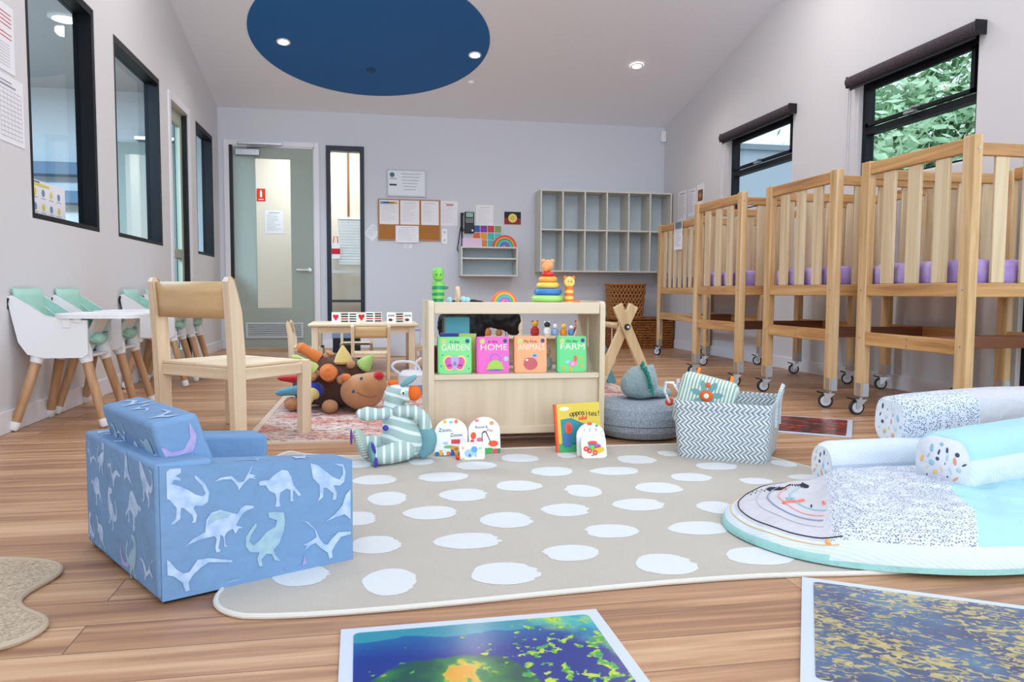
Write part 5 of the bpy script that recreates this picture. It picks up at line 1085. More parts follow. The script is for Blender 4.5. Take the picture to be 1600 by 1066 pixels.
for i, w0, rot in ((4, .10, 1.3), (1, .22, 1.2), (0, .33, 1.5), (5, .44, 1.4)): place(mb, i, (.05, w0), .085, rot, Z1 * .2905, U, Wd, dn)
mb.build('back_panel', th, bevel=.010, seg=3)
blk_(.10, .41, .088, .432, .01, .165).build('seat', th, bevel=.015, seg=3)
mb = MB(); q = lambda u, w_, z: U * u + Wd * w_ + Z1 * z
mb.hexa([q(.055, .075, .20), q(.165, .075, .19), q(.165, .435, .19), q(.055, .435, .20)], [q(.012, .075, .362), q(.105, .075, .378), q(.105, .435, .378), q(.012, .435, .362)], fab)
e1 = q(.012, 0, .362) - q(.055, 0, .20); e1.normalize(); nf = e1.cross(Wd).normalized(); nf = nf if nf.dot(U) < 0 else -nf
for k, (i, w0, z0, rot) in enumerate(((2, .07, .09, .2), (4, .16, .08, .5), (1, .25, .11, -.2), (5, .32, .085, 0))): place(mb, i, (w0, z0), .088, rot, q(.055, .075, .20) + nf * .0016, Wd, e1, (dn2, dn, dn, dn2)[k], -1)
e2 = (q(.105, 0, .378) - q(.012, 0, .362)).normalized(); nt_ = Wd.cross(e2); nt_ = nt_ if nt_.z > 0 else -nt_
for i, w0, rot in ((7, .07, .2), (1, .18, .3), (7, .29, -.2)): place(mb, i, (w0, .045), .10, rot, q(.012, .075, .362) + nt_ * .0016, Wd, e2, dn)
nn2 = -V((-math.sin(a_), math.cos(a_), 0)); place(mb, 10, (.066, .095), .075, .3, q(.0, .075, .225) + nn2 * .0016, U, Z1, dn3)
mb.build('back_cushion', th, bevel=.012, seg=3)

# ------------------------------------------------------------------ books on the floor
def lean_book(label, x, y, poly, w_, h_, tilt, draw, edge='d8402c', rz=0, t_=.012, z=.0098, body='eef2f6'):
    th = thing('board_book', label, 'book', (x, y, z), rz, group=None); th.rotation_euler = (tilt, 0, rz)
    MB().prism(poly, (0, .0, 0), (1, 0, 0), (0, 0, 1), (0, t_, 0), P('fb ' + body, body, .4)).build('cover', th)
    MB().prism([(a * .985, c * .985 + .001) for a, c in poly], (0, .002, 0), (1, 0, 0), (0, 0, 1), (0, t_ - .001, 0), P('fe ' + edge, edge, .5)).build('pages', th)
    mb = MB(); draw(mb); mb.build('cover_print', th); return th
def arch(w_, h_): return [(-w_ / 2, 0), (w_ / 2, 0)] + circ(0, h_ - w_ / 2 * .9, w_ / 2, w_ / 2 * .9, 18, 0, PI)
def T_(mb, s, x, z, sz, c=darkink, rot=0): mb.text(s, sz, (x, -.002, z), (math.cos(rot), 0, math.sin(rot)), (-math.sin(rot), 0, math.cos(rot)), c)
def Bx(mb, x0, z0, x1, z1, c, k=1): mb.decal(rect(x0, z0, x1, z1), (0, -.0008 - .0004 * k, 0), (1, 0, 0), (0, 0, 1), P('print ' + c, c, .5))
def d_zoom(mb):
    T_(mb, 'Zoom,', -.022, .098, .019); T_(mb, 'Zoom', .020, .078, .019)
    E_(mb, -.024, .130, .007, .007, 'e8c04a'); E_(mb, .02, .13, .007, .008, 'e08a3a'); E_(mb, 0, .128, .008, .005, '8fc8e8')
    Bx(mb, -.064, 0, .06, .012, '3a78a8'); Bx(mb, .0, .045, .034, .062, 'd84048'); E_(mb, .042, .062, .008, .008, 'e8e8f0', 1)
    for k, (x, c) in enumerate(((-.055, '2a6a9a'), (-.04, 'e8b040'), (-.025, 'e8e8f0'), (-.012, 'e87838'), (.004, '2a58a0'), (.02, 'e8b040'), (.036, '4ab068'))): Bx(mb, x - .006, .002, x + .006, .016 + (k % 3) * .006, c, 2)
    E_(mb, -.01, .034, .02, .006, '7fb86a', 1); E_(mb, .012, .028, .016, .009, 'e8a03a', 2); E_(mb, -.022, .048, .01, .006, 'a8c8e8', 1)
def d_round(mb):
    T_(mb, 'Round &', -.012, .104, .014); T_(mb, 'Play', .022, .090, .016, P('print pink', 'd84a68', .5))
    E_(mb, -.03, .130, .009, .006, 'e08a98'); E_(mb, .03, .118, .009, .008, 'e0a060'); E_(mb, -.045, .072, .011, .014, 'e8582c'); E_(mb, -.05, .05, .008, .008, 'd84a68'); E_(mb, -.022, .056, .011, .008, 'e86a90')
    mb.decal([(-.012, .03), (-.012, .08), (-.004, .088), (.006, .088), (.024, .045), (.021, .045), (.004, .084), (-.004, .082), (-.009, .078), (-.009, .03)], (0, -.0018, 0), (1, 0, 0), (0, 0, 1), darkink)
    Bx(mb, .0, .0, .03, .022, '3faa50', 1); Bx(mb, .03, .0, .05, .018, 'd84a58', 1); Bx(mb, .05, 0, .062, .018, '2a8a58', 1); E_(mb, .034, .038, .02, .012, 'e8582c', 2)
lean_book('white arched board book at the left end under the toy shelf', .303, 2.882, arch(.127, .143), .127, .143, -.14, d_zoom)
lean_book('white arched board book second from the left under the toy shelf', .436, 2.895, arch(.125, .143), .125, .143, -.14, d_round, rz=.1)
def d_ele(mb):
    E_(mb, -.012, .024, .018, .016, '9ac4e4'); E_(mb, .008, .038, .012, .012, '5f9ccc', 2); E_(mb, .012, .02, .005, .012, '9ac4e4', 1); E_(mb, -.01, .016, .005, .006, '4a78a8', 2); E_(mb, .03, .042, .008, .005, 'a8d0b8', 1); E_(mb, -.035, .045, .005, .006, 'e0b890', 1); Bx(mb, -.042, .002, -.03, .006, '8ab878')
lean_book('small square elephant board book in front of the two arched books', .374, 2.800, rrect(-.047, 0, .047, .066, .008, 4), .094, .066, -.35, d_ele, edge='d8c4a8', body='eae2d4', t_=.01)
th = thing('red_ball_toy', 'tiny red ball beside the elephant board book', 'toy', (.318, 2.805, .0188)); MB().ell((0, 0, 0), (.009, .009, .009), P('toy red', 'e03a20', .4)).build('ball', th)
def d_opp(mb):
    for i, ch in enumerate('opposites!'): T_(mb, ch, -.028 + i * .0125, .150 + .004 * math.sin(i * .55), .030, P('opposites black', '101010', .5), rot=.12 - i * .02)
    E_(mb, -.055, .172, .020, .008, 'f2f4f6'); mb.decal([(-.072, .03), (-.072, .13), (-.03, .135), (.02, .11), (.035, .07), (.03, .03)], (0, -.0012, 0), (1, 0, 0), (0, 0, 1), P('print opp teal', '2a8a98', .5))
    E_(mb, -.042, .095, .015, .024, 'e8552c', 2); E_(mb, -.04, .095, .009, .014, 'd84038', 3); Bx(mb, -.085, 0, .085, .035, '38a868', 1); Bx(mb, -.066, .02, -.035, .075, '3f70a8', 2)
    mb.decal([(.0, .125), (.005, .14), (.012, .13), (.018, .145), (.024, .132), (.036, .143), (.034, .125)], (0, -.0018, 0), (1, 0, 0), (0, 0, 1), P('print crown', 'e8552c', .5))
th = lean_book('large yellow book titled opposites leaning on the right end of the toy shelf', .815, 2.875, rrect(-.09, 0, .09, .192, .003, 2), .18, .192, -.16, d_opp, edge='f4f0e6', body='dcc23c', t_=.016); th.rotation_euler[1] = -.04
MB().box((-.096, -.001, 0), (-.086, .017, .192), P('book spine red', 'e8552c', .5)).build('spine', th)
def d_num(mb):
    for s, x, c in (('1', -.026, '6a58a8'), ('2', -.004, '3faa60'), ('3', .02, 'b060c0')): T_(mb, s, x, .098, .018, P('print ' + c, c, .5))
    E_(mb, -.004, .122, .011, .006, 'e85a38'); E_(mb, .024, .114, .006, .005, '5aa84a')
    for k in range(9): E_(mb, .045 - (k % 2) * .006, .02 + k * .009, .0018, .0018, '4a58a0')
lean_book('white arched number board book in front of the opposites book', .838, 2.80, arch(.112, .125), .112, .125, -.16, d_num, edge='9aa8d8')
def d_train(mb):
    E_(mb, -.005, .058, .020, .008, 'e8522c'); Bx(mb, -.022, .038, .006, .055, '5a9ad8'); E_(mb, .014, .046, .014, .008, 'b058c0', 2); E_(mb, -.004, .038, .012, .010, '6ac83a', 2); E_(mb, .018, .032, .022, .013, 'f0b82c', 2)
    for x, z in ((-.032, .036), (-.018, .028), (.003, .020)): E_(mb, x, z, .010, .010, 'e03a28', 3); E_(mb, x, z, .004, .004, 'f4a890', 4)
    E_(mb, -.008, .010, .004, .003, '3a8a98')
lean_book('small board book with a toy train, in front of the number book', .836, 2.752, rrect(-.049, 0, .049, .082, .012, 4), .098, .082, -.28, d_train, edge='c8d0a0', t_=.01, body='f2ede2')

# ------------------------------------------------------------------ plush zebra
X0, Y0 = .08, 2.85
def L(x, y, z): return V((x - X0, y - Y0, z - .010))
m, t, n, l, b = newmat('zebra cloth'); tc = n.new('ShaderNodeTexCoord'); sp = n.new('ShaderNodeSeparateXYZ'); l.new(tc.outputs['Object'], sp.inputs[0])
q = Mt(n, l, 'ADD', Mt(n, l, 'MULTIPLY', sp.outputs[2], 26), Mt(n, l, 'MULTIPLY', sp.outputs[0], 6)); q = Mt(n, l, 'ADD', q, Mt(n, l, 'MULTIPLY', Nz(n, l, tc.outputs['Object'], 6, 1), 1.2))
r = ramp(n, [(0, 'a3bcb8'), (.62, 'a3bcb8'), (.68, 'dbe8e8'), (.94, 'dbe8e8'), (1, 'a3bcb8')]); l.new(Mt(n, l, 'FRACT', q), r.inputs[0]); l.new(r.outputs[0], b.inputs['Base Color']); b.inputs['Roughness'].default_value = .9; zeb = m
m, t, n, l, b = newmat('zebra limb cloth'); tc = n.new('ShaderNodeTexCoord'); sp = n.new('ShaderNodeSeparateXYZ'); l.new(tc.outputs['Object'], sp.inputs[0])
r = ramp(n, [(0, 'a3bcb8'), (.62, 'a3bcb8'), (.68, 'dbe8e8'), (.94, 'dbe8e8'), (1, 'a3bcb8')]); l.new(Mt(n, l, 'FRACT', Mt(n, l, 'MULTIPLY', sp.outputs[0], 34)), r.inputs[0]); l.new(r.outputs[0], b.inputs['Base Color']); b.inputs['Roughness'].default_value = .9; zebl = m
tealc = P('zebra teal', '6f9fa8', .85); solec = P('zebra sole', 'aebfb4', .9); purpc = P('zebra purple', '4a3f9c', .8)
th = thing('plush_zebra', 'sage and white striped plush zebra sitting against the toy shelf', 'soft toy', (X0, Y0, .010))
mb = MB().ell(L(.12, 2.86, .085), (.085, .075, .08), zeb).ell(L(.10, 2.87, .135), (.062, .058, .075), zeb).ell(L(.085, 2.87, .20), (.042, .042, .06), zeb).ell(L(.09, 2.86, .25), (.042, .04, .045), zeb).ell(L(.125, 2.84, .258), (.040, .034, .032), zeb)
lump(mb.build('body', th), .0075)
MB().ell(L(.158, 2.825, .262), (.026, .028, .029), P('zebra orange', 'e0661c', .85)).build('muzzle', th)
MB().ell(L(.138, 2.83, .308), (.036, .014, .012), tealc, R=Matrix.Rotation(-.55, 3, 'Y')).build('ear', th)
MB().ell(L(.115, 2.803, .268), (.009, .004, .011), card_w).build('eye_patch', th); MB().ell(L(.117, 2.799, .266), (.004, .003, .006), P('eye navy', '2a4a7a', .5)).build('eye', th)
MB().ell(L(.082, 2.86, .298), (.02, .01, .012), P('zebra orange', 'e0661c', .85)).build('mane', th)
limb(MB(), [L(.075, 2.85, .19), L(.03, 2.83, .186), L(-.015, 2.812, .190), L(-.035, 2.805, .192)], [.022, .021, .027, .020], zebl).build('arm', th)
limb(MB(), [L(.10, 2.83, .195), L(.155, 2.82, .195), L(.19, 2.825, .165), L(.20, 2.83, .13)], [.022, .024, .024, .025], zebl).build('arm', th)
limb(MB(), [L(.20, 2.83, .12), L(.211, 2.835, .09), L(.205, 2.84, .055), L(.192, 2.84, .035)], [.027, .032, .031, .023], tealc).build('mitten', th)
limb(MB(), [L(.12, 2.81, .055), L(.07, 2.78, .046), L(.025, 2.758, .044)], [.042, .037, .032], zebl).build('leg', th)
limb(MB(), [L(.10, 2.89, .06), L(.04, 2.88, .06), L(-.01, 2.86, .07)], [.04, .034, .03], zebl).build('leg', th)
o = MB().ell(L(-.035, 2.85, .073), (.024, .034, .062), solec, R=Matrix.Rotation(-.35, 3, 'Y')).build('foot', th)
mb = MB()
for k in range(10): z = .03 + k * .0095; mb.tube([L(-.038 + k * -.0038 + .010, 2.817, z), L(-.022 + k * -.0038 + .010, 2.815, z + .002)], .0016, card_w, 5)
mb.build('stitching', o)
o = MB().ell(L(.005, 2.755, .052), (.014, .036, .050), tealc, R=Matrix.Rotation(-.2, 3, 'Y')).build('foot', th)
mb = MB().ell(L(.016, 2.722, .030), (.007, .004, .018), purpc).ell(L(.008, 2.722, .082), (.006, .004, .022), purpc, R=Matrix.Rotation(-.3, 3, 'Y')); mb.build('pads', o)
MB().ell(L(.052, 2.805, .138), (.011, .005, .011), purpc).build('button', th); MB().ell(L(-.073, 2.85, .10), (.005, .02, .03), P('sole purple', '7a3fae', .8)).build('foot_label', th)

# ------------------------------------------------------------------ pouffe and plush dinosaur
poufm = patt('grey felt', 'noise', scale=150, stops=[(.3, '7a8591'), (.7, 'a9b4c0')], rough=.95, bump=(160, .3))
th = thing('round_pouffe', 'round grey fabric floor pouffe between the toy shelf and the woven basket', 'pouffe', (1.195, 3.235, .0))
prof = [(.02, .002), (.15, .002), (.185, .012), (.207, .04), (.212, .065), (.209, .0655), (.212, .068), (.211, .10), (.198, .135), (.165, .158), (.11, .166), (.05, .16), (.003, .158)]
MB().lathe(prof, (0, 0, 0), poufm, 56).build('cushion', th); MB().tube([(.2105 * math.cos(a), .2105 * math.sin(a), .066) for a in [k * PI / 28 for k in range(56)]], .0018, P('seam dark', '3c444e', .9), 6, closed=True).build('seam', th)
X0, Y0 = 1.2, 3.25
def L(x, y, z): return V((x - X0, y - Y0, z - .162))
fz = P('grey green plush', '8fa4aa', .98, bump=(90, 1), sheen=.4); gr = P('green felt ridge', '2f8a78', .85)
th = thing('plush_dinosaur', 'fluffy grey plush dinosaur with a green spiky back on the pouffe', 'soft toy', (X0, Y0, .162))
mb = MB().ell(L(1.195, 3.25, .235), (.082, .07, .078), fz).ell(L(1.15, 3.24, .225), (.05, .05, .055), fz).ell(L(1.235, 3.25, .255), (.04, .045, .055), fz).ell(L(1.245, 3.24, .30), (.018, .02, .022), fz).ell(L(1.29, 3.24, .19), (.055, .045, .026), fz).ell(L(1.2, 3.26, .19), (.08, .07, .03), fz)
lump(mb.build('body', th), .009)
mb = MB()
for k in range(8):
    f = k / 7; x = 1.186 + .043 * f; z = .325 - .14 * f; y = 3.215 - .055 * math.sin(PI * min(1, f * .9 + .15)); mb.ell(L(x, y, z), (.008, .012, .0125), gr)
mb.tube([L(1.186, 3.222, .318), L(1.206, 3.185, .275), L(1.222, 3.165, .225), L(1.229, 3.172, .185)], .0055, gr, 8); mb.build('back_ridge', th)

# ------------------------------------------------------------------ woven basket with toys
wv = patt('grey white weave', 'weave', p=.0165, q=.019, t=.40, a='8b97a0', b='dde6ea', rough=.5)
bx, by = (1.43 + 1.14 + 1.36 + 1.65) / 4, (2.52 + 2.73 + 3.04 + 2.83) / 4
th = thing('woven_basket', 'rectangular grey and white woven basket on the rug corner', 'basket', (bx, by, .009), math.radians(-36)); W, Dp, H = .355, .375, .218
def ringat(f):
    s_ = .93 + .09 * f; return rrect(-W / 2 * s_, -Dp / 2 * s_, W / 2 * s_, Dp / 2 * s_, .035, 5)
NR = 14; r0 = [ringat(j / NR) for j in range(NR + 1)]; n_ = len(r0[0]); per = [0]
for i in range(n_): per.append(per[-1] + (V(r0[NR][i]) - V(r0[NR][(i + 1) % n_])).length)
mb = MB()
for inner in (0, 1):
    pts = []
    for j in range(NR + 1):
        for i in range(n_):
            a, c = r0[j][i]; k = .972 if inner else 1; bul = 1 + .012 * math.sin(PI * j / NR); pts.append((a * k * bul, c * k * bul, H * j / NR))
    F = []; uv = []
    for j in range(NR):
        for i in range(n_):
            q = (j * n_ + i, j * n_ + (i + 1) % n_, (j + 1) * n_ + (i + 1) % n_, (j + 1) * n_ + i); z0, z1 = H * j / NR, H * (j + 1) / NR
            F.append(q if not inner else tuple(reversed(q))); w4 = [(per[i], z0), (per[i + 1], z0), (per[i + 1], z1), (per[i], z1)]; uv.append(w4 if not inner else list(reversed(w4)))
    mb.add(pts, F, wv, True, uv)
mb.decal([(a * .99, c * .99) for a, c in r0[0]], (0, 0, .004), (1, 0, 0), (0, 1, 0), P('basket base', '8b97a0', .6)); mb.build('woven_body', th)
mb = MB(); rt_ = r0[NR]
pts = []; F = []; uv = []
for j, (k, z) in enumerate(((1.012, H - .026), (1.022, H - .012), (1.018, H + .002), (.985, H + .003), (.968, H - .012))):
    pts += [(a * k, c * k, z) for a, c in rt_]
for j in range(4):
    for i in range(n_): F.append((j * n_ + i, j * n_ + (i + 1) % n_, (j + 1) * n_ + (i + 1) % n_, (j + 1) * n_ + i)); uv.append([(per[i], j * .0135), (per[i + 1], j * .0135), (per[i + 1], (j + 1) * .0135), (per[i], (j + 1) * .0135)])
mb.add(pts, F, wv, True, uv); mb.build('rolled_rim', th)
def strap(pts, w_=.008):
    return MB().tube(pts, w_, patt('strap weave', 'bands', axis='Z', scale=60, t=.5, a='8b97a0', b='dde6ea'), 8, flat=.45)
for s_ in (-1, 1):
    x = s_ * (W / 2 + .006); strap([(x, -.05, H * .55), (x, -.05, H), (x + s_ * .012, -.045, H + .04), (x + s_ * .018, 0, H + .062), (x + s_ * .012, .045, H + .04), (x, .05, H), (x, .05, H * .55)]).build('handle', th)
# striped activity cube and ribbons inside
stc = patt('striped toy cloth', 'bands', axis='X', scale=24, t=.45, a='dfe6e0', b='8fb0a4', dist=1.0, bump=(30, .3)); flo = P('flower teal', '6fa3a6', .85); orc = P('flower orange', 'e0622c', .85)
th = thing('cloth_cube', 'striped cloth activity cube with a teal flower in the woven basket', 'soft toy', (1.31, 2.80, .222), math.radians(-34)); th.rotation_euler = (-.12, .22, math.radians(-34))
o = MB().box((-.108, -.075, -.12), (.108, .075, .088), stc).build('cube', th, bevel=.03, seg=5)
mb = MB()
for k in range(7):
    a = k * 2 * PI / 7 + .3; mb.decal([(.018 * math.cos(a - .5), .018 * math.sin(a - .5)), (.05 * math.cos(a - .22), .05 * math.sin(a - .22)), (.066 * math.cos(a), .066 * math.sin(a)), (.05 * math.cos(a + .22), .05 * math.sin(a + .22)), (.018 * math.cos(a + .5), .018 * math.sin(a + .5))], (.005, -.0765, .012), (1, 0, 0), (0, 0, 1), flo)
mb.build('petals', th)
mb = MB().ell((.005, -.077, .012), (.026, .006, .022), orc).ell((.005, -.0825, .012), (.010, .003, .010), card_w).ell((-.0, -.077, .055), (.010, .004, .010), orc); mb.build('flower_centre', th)
for x, lab in ((-.055, 1), (.075, 2)): MB().box((x - .006, -.03, .080), (x + .006, -.026, .112), P('tag orange', 'f08a2c', .7)).build('ribbon_tag', th, bevel=.001)
spk = patt('dotted ribbon', 'voro', scale=110, t=.22, a='dfe5ea', b='3a4a60')
th = thing('ribbon_loop', 'looped dotted ribbon toy hanging at the left end of the woven basket', 'soft toy', (1.175, 2.83, .225)); MB().tube([(.05, 0, -.03), (.03, -.005, .02), (-.0, -.01, .06), (-.03, -.01, .062), (-.035, -.008, .03), (-.01, 0, -.02)], .0075, spk, 10, flat=.6).build('ribbon', th)
th = thing('ribbon_loop', 'dotted bunny ear ribbon between the loop and the striped cube', 'soft toy', (1.225, 2.85, .225)); MB().tube([(.06, 0, -.02), (.03, -.01, .02), (-.01, -.01, .05), (-.018, -.01, .06)], [.016, .014, .011, .006], spk, 10, flat=.5).build('ear', th); MB().tube([(.03, -.02, -.03), (.06, -.02, .01), (.08, -.01, .02)], .011, P('mauve cloth', '8c86a4', .8), 10, flat=.6).build('inner_ear', th)
th = thing('red_cloth_toy', 'small red cloth toy at the left rim of the woven basket', 'soft toy', (1.172, 2.845, .205)); MB().ell((-.0, .0, .0), (.018, .015, .016), P('cloth red', 'd8452a', .8)).build('cloth', th)

# ------------------------------------------------------------------ padded play mat
printw = P('print white cloth', 'd6dae2', .85, bump=(10, .3))
cx, cy, R0 = 1.45, 1.80, .52
dots = patt('dotted cloth', 'voro', scale=150, scale3=(1, 1.7, 1), t=.34, a='cfd6e2', b='5a6884', rough=.85, rnd=.7, bump=(12, .25)); aqua = P('aqua cloth', 'a2ced6', .75, bump=(9, .4)); pale = patt('pale striped cloth', 'bands', axis='DIAGONAL', scale=40, t=.5, a='c8d4e0', b='d2dbe5', dist=.3, bump=(10, .3)); greyc = P('pale grey cloth', 'c4c4cc', .8, bump=(10, .3))
mint_edge = P('mint underside', '94c4c0', .75, bump=(12, .5))
th = thing('padded_play_mat', 'round padded baby play mat with an aqua section, right foreground', 'play mat', (cx, cy, .009))
Hm = .072
def edge_r(a):
    rx_ = .53 if math.cos(a) < 0 else .62; q = ((math.cos(a) / rx_) ** 2 + (math.sin(a) / .372) ** 2) ** -.5
    return q * (1 + .010 * math.sin(5 * a + 2) + .005 * math.sin(9 * a))
s1 = lambda x, y: x + .167 - .606 * (y - .149)
s2 = lambda x, y: x - .183 - .636 * (y - .105)
def mat_z(x, y):
    r_ = math.hypot(x, y); a = math.atan2(y, x); f = min(1, r_ / edge_r(a)); bulge = .034 / (1 + math.exp(-s1(x, y) * 55))
    return (Hm + bulge) * (1 - f ** 5) ** .5 * (1 + .05 * math.sin(x * 21 + 3 * y) * math.cos(y * 17 - 5 * x) + .03 * math.sin(x * 47) * math.sin(y * 39)) + .004
def matm(x, y):
    r_ = math.hypot(x, y) / edge_r(math.atan2(y, x))
    if r_ > .985: return mint_edge if s1(x, y) < 0 or r_ > .997 else pale
    if s1(x, y) < 0: return greyc if r_ < .93 else pale
    if r_ > .93: return pale
    return dots if s2(x, y) < .012 * math.sin(y * 20) else aqua
for m_ in (aqua, pale, greyc, dots, printw, mint_edge, fab):
    for q in m_.node_tree.nodes:
        if q.type == 'BUMP': q.inputs['Distance'].default_value = .035; q.inputs['Strength'].default_value = .55
NA, NRr = 200, 70; pts = []; F = []
mb = MB(); rad = [0.02 + .98 * (1 - (1 - j / NRr) ** 1.6) for j in range(NRr + 1)]
pts = []
for j in range(NRr + 1):
    for i in range(NA):
        a = 2 * PI * i / NA; r_ = edge_r(a) * rad[j]; x, y = r_ * math.cos(a), r_ * math.sin(a); pts.append((x, y, mat_z(x, y)))
for j in range(NRr):
    for i in range(NA):
        q = (j * NA + i, j * NA + (i + 1) % NA, (j + 1) * NA + (i + 1) % NA, (j + 1) * NA + i); c = sum((V(pts[k]) for k in q), V((0, 0, 0))) / 4
        if not F: o0 = len(mb.v); mb.v += [V(p) for p in pts]; F = [1]
        mb.f.append([o0 + k for k in reversed(q)]); mb.m.append(matm(c.x, c.y)); mb.sm.append(True)
mb.f.append([o0 + i for i in range(NA)]); mb.m.append(greyc); mb.sm.append(True)
bot = [(edge_r(2 * PI * i / NA) * .93 * math.cos(2 * PI * i / NA), edge_r(2 * PI * i / NA) * .93 * math.sin(2 * PI * i / NA), .0) for i in range(NA)]
o1 = len(mb.v); mb.v += [V(p) for p in bot]
for i in range(NA): mb.f.append([o0 + NRr * NA + i, o1 + i, o1 + (i + 1) % NA, o0 + NRr * NA + (i + 1) % NA][::-1]); mb.m.append(mint_edge); mb.sm.append(True)
mb.build('padding', th, sharp=80)
# piping, rainbow arcs and zebra drawing printed on the grey part
def onmat(pts_, r_, m_, mb): return mb.tube([(x, y, mat_z(x, y) + .0012) for x, y in pts_], r_, m_, 6)
mb = MB()
for f, a0, a1, m_, r_ in ((.915, 2.0, 3.70, darkink, .0016), (.955, 1.9, 3.70, P('piping gold', 'e0b878', .7), .0014), (.76, 2.5, 3.50, P('print 8f9ab0', '8f9ab0', .7), .0022), (.70, 2.5, 3.45, P('print e0a8a0', 'e0a8a0', .7), .0022), (.64, 2.5, 3.4, P('print 9cc8cc', '9cc8cc', .7), .0024), (.82, 2.4, 3.55, P('print c0c0c8', 'c0c0c8', .7), .0014)):
    onmat([(edge_r(a0 + (a1 - a0) * k / 50) * f * math.cos(a0 + (a1 - a0) * k / 50), edge_r(a0 + (a1 - a0) * k / 50) * f * math.sin(a0 + (a1 - a0) * k / 50)) for k in range(51)], r_, m_, mb)
mb.build('printed_arcs', th)
mb = MB(); rnd = random.Random(3)
for k in range(26):
    x = -.33 + .13 * k / 26; y = .185 + .012 * math.sin(k * .5) + .015 * k / 26; onmat([(x, y - .015 - .012 * math.sin(k * .35)), (x + .008, y + .012 + .012 * math.sin(k * .3))], .0017, darkink, mb)
for k in range(10): x = -.385 + .007 * k; onmat([(x, .175 + .03 * (k % 2)), (x + .004, .182 + .03 * (k % 2))], .0016, darkink, mb)
onmat([(-.375, .02), (-.355, .028), (-.33, .025), (-.305, .04)], .005, P('print coral', 'e87868', .8), mb); onmat([(-.345, .055), (-.32, .06)], .004, P('print 7fb0c0', '7fb0c0', .7), mb)
onmat([(-.30, -.05), (-.29, -.03)], .004, P('print coral', 'e87868', .8), mb); onmat([(-.325, -.03), (-.315, -.015)], .002, darkink, mb); onmat([(-.40, -.225), (-.397, -.215)], .006, P('print f0a860', 'f0a860', .8), mb)
mb.build('printed_animals', th)

# ------------------------------------------------------------------ pillows on the mat
anim = [('4a4f68', .003), ('d8b070', .008), ('8cb8c8', .009), ('4a4f68', .006), ('dc9a80', .008), ('c4ccd8', .008), ('d8c080', .005), ('8cb8c8', .006), ('4a4f68', .007), ('b0ccd4', .008)]
def pillow(name, label, path, rad_, mtf, loc, ell_=1.0, capm=None, sq=2.0, seed=1, flatb=True):
    """stuffed tube along a path with soft squarish section and printed end"""
    th = thing(name, label, 'pillow', loc); mb = MB(); N = len(path); n_ = 40; pts = []; P3 = [V(p) for p in path]
    for i, p in enumerate(P3):
        t_ = (P3[min(i + 1, N - 1)] - P3[max(i - 1, 0)]); t_.z = 0; t_.normalize(); sd = V((-t_.y, t_.x, 0)); r_ = rad_[i]
        for k in range(n_):
            a = 2 * PI * k / n_ + PI / 4 * 0; ca, sa = math.cos(a), math.sin(a); e = 2 / sq; cc = math.copysign(abs(ca) ** e, ca); ss = math.copysign(abs(sa) ** e, sa)
            wr = 1 + .012 * math.sin(a * 7 + i * .9) * math.sin(i * 1.7 + seed)
            pts.append(p + sd * cc * r_[0] * wr + Z1 * ss * r_[1] * wr)
    for i in range(N - 1):
        mb.add(pts[i * n_:(i + 2) * n_], [(k, (k + 1) % n_, n_ + (k + 1) % n_, n_ + k) for k in range(n_)], None, True)
        for k in range(n_): mb.m[-n_ + k] = mtf(i / (N - 1), 2 * PI * (k + .5) / n_)
    # weld rings by rebuilding with shared indices
    mb2 = MB(); mb2.v = [V(q) for q in pts]
    for i in range(N - 1):
        for k in range(n_): mb2.f.append([i * n_ + k, i * n_ + (k + 1) % n_, (i + 1) * n_ + (k + 1) % n_, (i + 1) * n_ + k]); mb2.m.append(mtf(i / (N - 1), 2 * PI * (k + .5) / n_)); mb2.sm.append(True)
    mb2.f.append(list(range(n_))); mb2.m.append(capm); mb2.sm.append(True); mb2.f.append([(N - 1) * n_ + k for k in range(n_)]); mb2.m.append(capm); mb2.sm.append(True)
    mb2.build('stuffed_cover', th, sharp=85)
    # printed animals on the end panel
    t_ = (P3[0] - P3[2]); t_.z = 0; t_.normalize(); sd = V((-t_.y, t_.x, 0)); rnd = random.Random(seed); mb3 = MB(); R1 = rad_[1]
    for k in range(16):
        c, s_ = anim[(k + seed) % len(anim)]; a = k * 2.399; f = .75 * math.sqrt((k + .5) / 16)
        mb3.ell(P3[0] + t_ * .001 + sd * R1[0] * f * math.cos(a) + Z1 * R1[1] * f * math.sin(a), (s_ * (.5 + .5 * (k % 3)), s_ * (.5 + .5 * (k % 3)), s_ * (1.3 - .35 * (k % 3))), P('anim ' + c, c, .8), R=Matrix.Rotation(k, 3, t_), nu=8, nv=6)
    for v in mb3.v:
        dd = (v - P3[0]).dot(t_); v -= t_ * (dd * .8)
    mb3.build('end_print', th)
    return th
def prof_r(N, ra, rb, ends=(1, 1)):
    out = []
    for i in range(N):
        k = 1.0
        for e, j in ((ends[0], i), (ends[1], N - 1 - i)):
            if e: k = min(k, (.80, .93, .98, 1)[min(j, 3)])
        out.append((ra * k, rb * k))
    return out
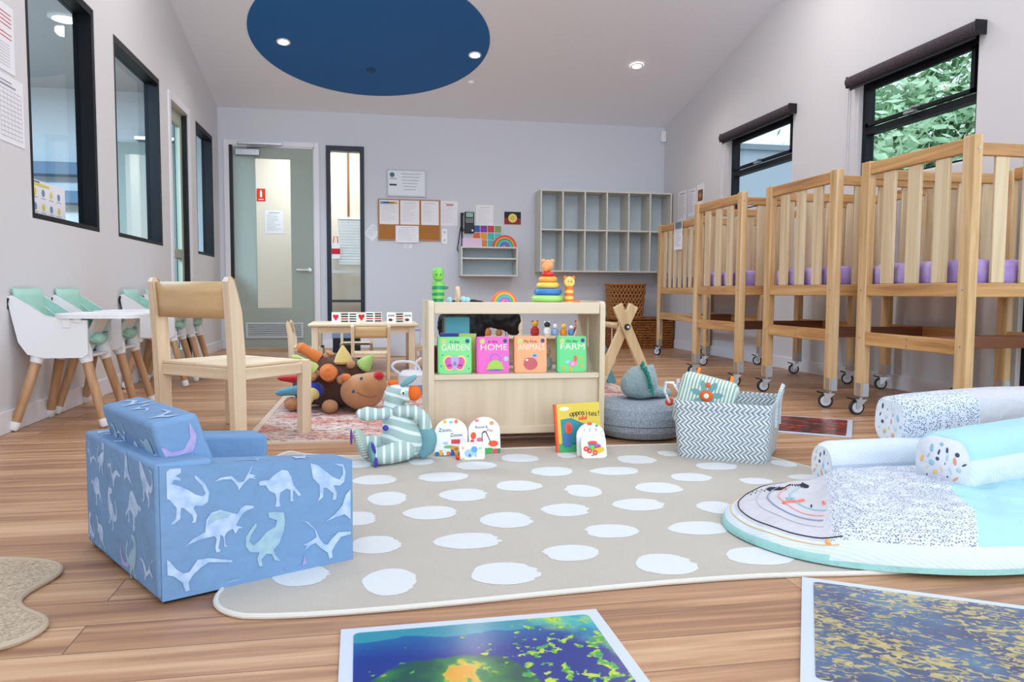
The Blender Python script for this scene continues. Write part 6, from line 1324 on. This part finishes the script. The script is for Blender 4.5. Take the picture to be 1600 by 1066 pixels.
pth = [(1.44, 2.215, .082), (1.455, 2.215, .082), (1.475, 2.215, .082), (1.60, 2.215, .083), (1.74, 2.215, .083), (1.87, 2.215, .082), (1.89, 2.215, .082), (1.905, 2.215, .082)]
pillow('bolster_pillow', 'pale blue and dotted bolster pillow lying behind the play mat', pth, prof_r(8, .072, .079), lambda u, a: (dots if u > .62 and a < PI * 1.1 else pale if a < PI * .95 else P('dusty blue cloth', 'b9c6d6', .8, bump=(9, .4))), (0, 0, 0), capm=printw, sq=2.4, seed=2)
p2_ = curve([(1.745, 2.30, .205), (1.96, 2.32, .212), (2.25, 2.36, .218), (2.52, 2.35, .21), (2.62, 2.22, .20), (2.50, 2.08, .19), (2.25, 2.04, .18), (1.95, 1.96, .172), (1.57, 1.845, .168)], 44)
e_ = [(.80, .93, .98)[min(i, 2)] if i < 3 else 1 for i in range(44)]
p2_[1] = p2_[0].lerp(p2_[1], .3); p2_[-2] = p2_[-1].lerp(p2_[-2], .3)
radl = []
for i in range(44):
    f = i / 43; k = min((.80, .94, .99, 1)[min(i, 3)], (.84, .95, .99, 1)[min(43 - i, 3)]); radl.append(((.082 + .012 * f) * k, (.088 - .001 * f) * k))
def mt3(u, a):
    if u < .16: return dots
    if u < .5: return greyc
    return aqua if (.15 < a < PI * .98) else pale
th = pillow('horseshoe_pillow', 'large horseshoe nursing pillow, aqua and dotted, on the play mat', [tuple(p) for p in p2_], radl, mt3, (0, 0, 0), capm=printw, sq=2.9, seed=4)
t_ = (p2_[-1] - p2_[-4]); t_.z = 0; t_.normalize(); sd = V((-t_.y, t_.x, 0)); mb3 = MB()
for k in range(22):
    c, s_ = anim[(k * 3) % len(anim)]; a = k * 2.399; f = .78 * math.sqrt((k + .5) / 22); mb3.ell(p2_[-1] + t_ * .001 + sd * .084 * f * math.cos(a) + Z1 * .072 * f * math.sin(a), (s_ * (.5 + .5 * (k % 3)), s_ * (.5 + .5 * (k % 3)), s_ * (1.3 - .35 * (k % 3))), P('anim ' + c, c, .8), R=Matrix.Rotation(k, 3, t_), nu=8, nv=6)
for v in mb3.v:
    dd = (v - p2_[-1]).dot(t_); v -= t_ * (dd * .8)
mb3.build('end_print', th)
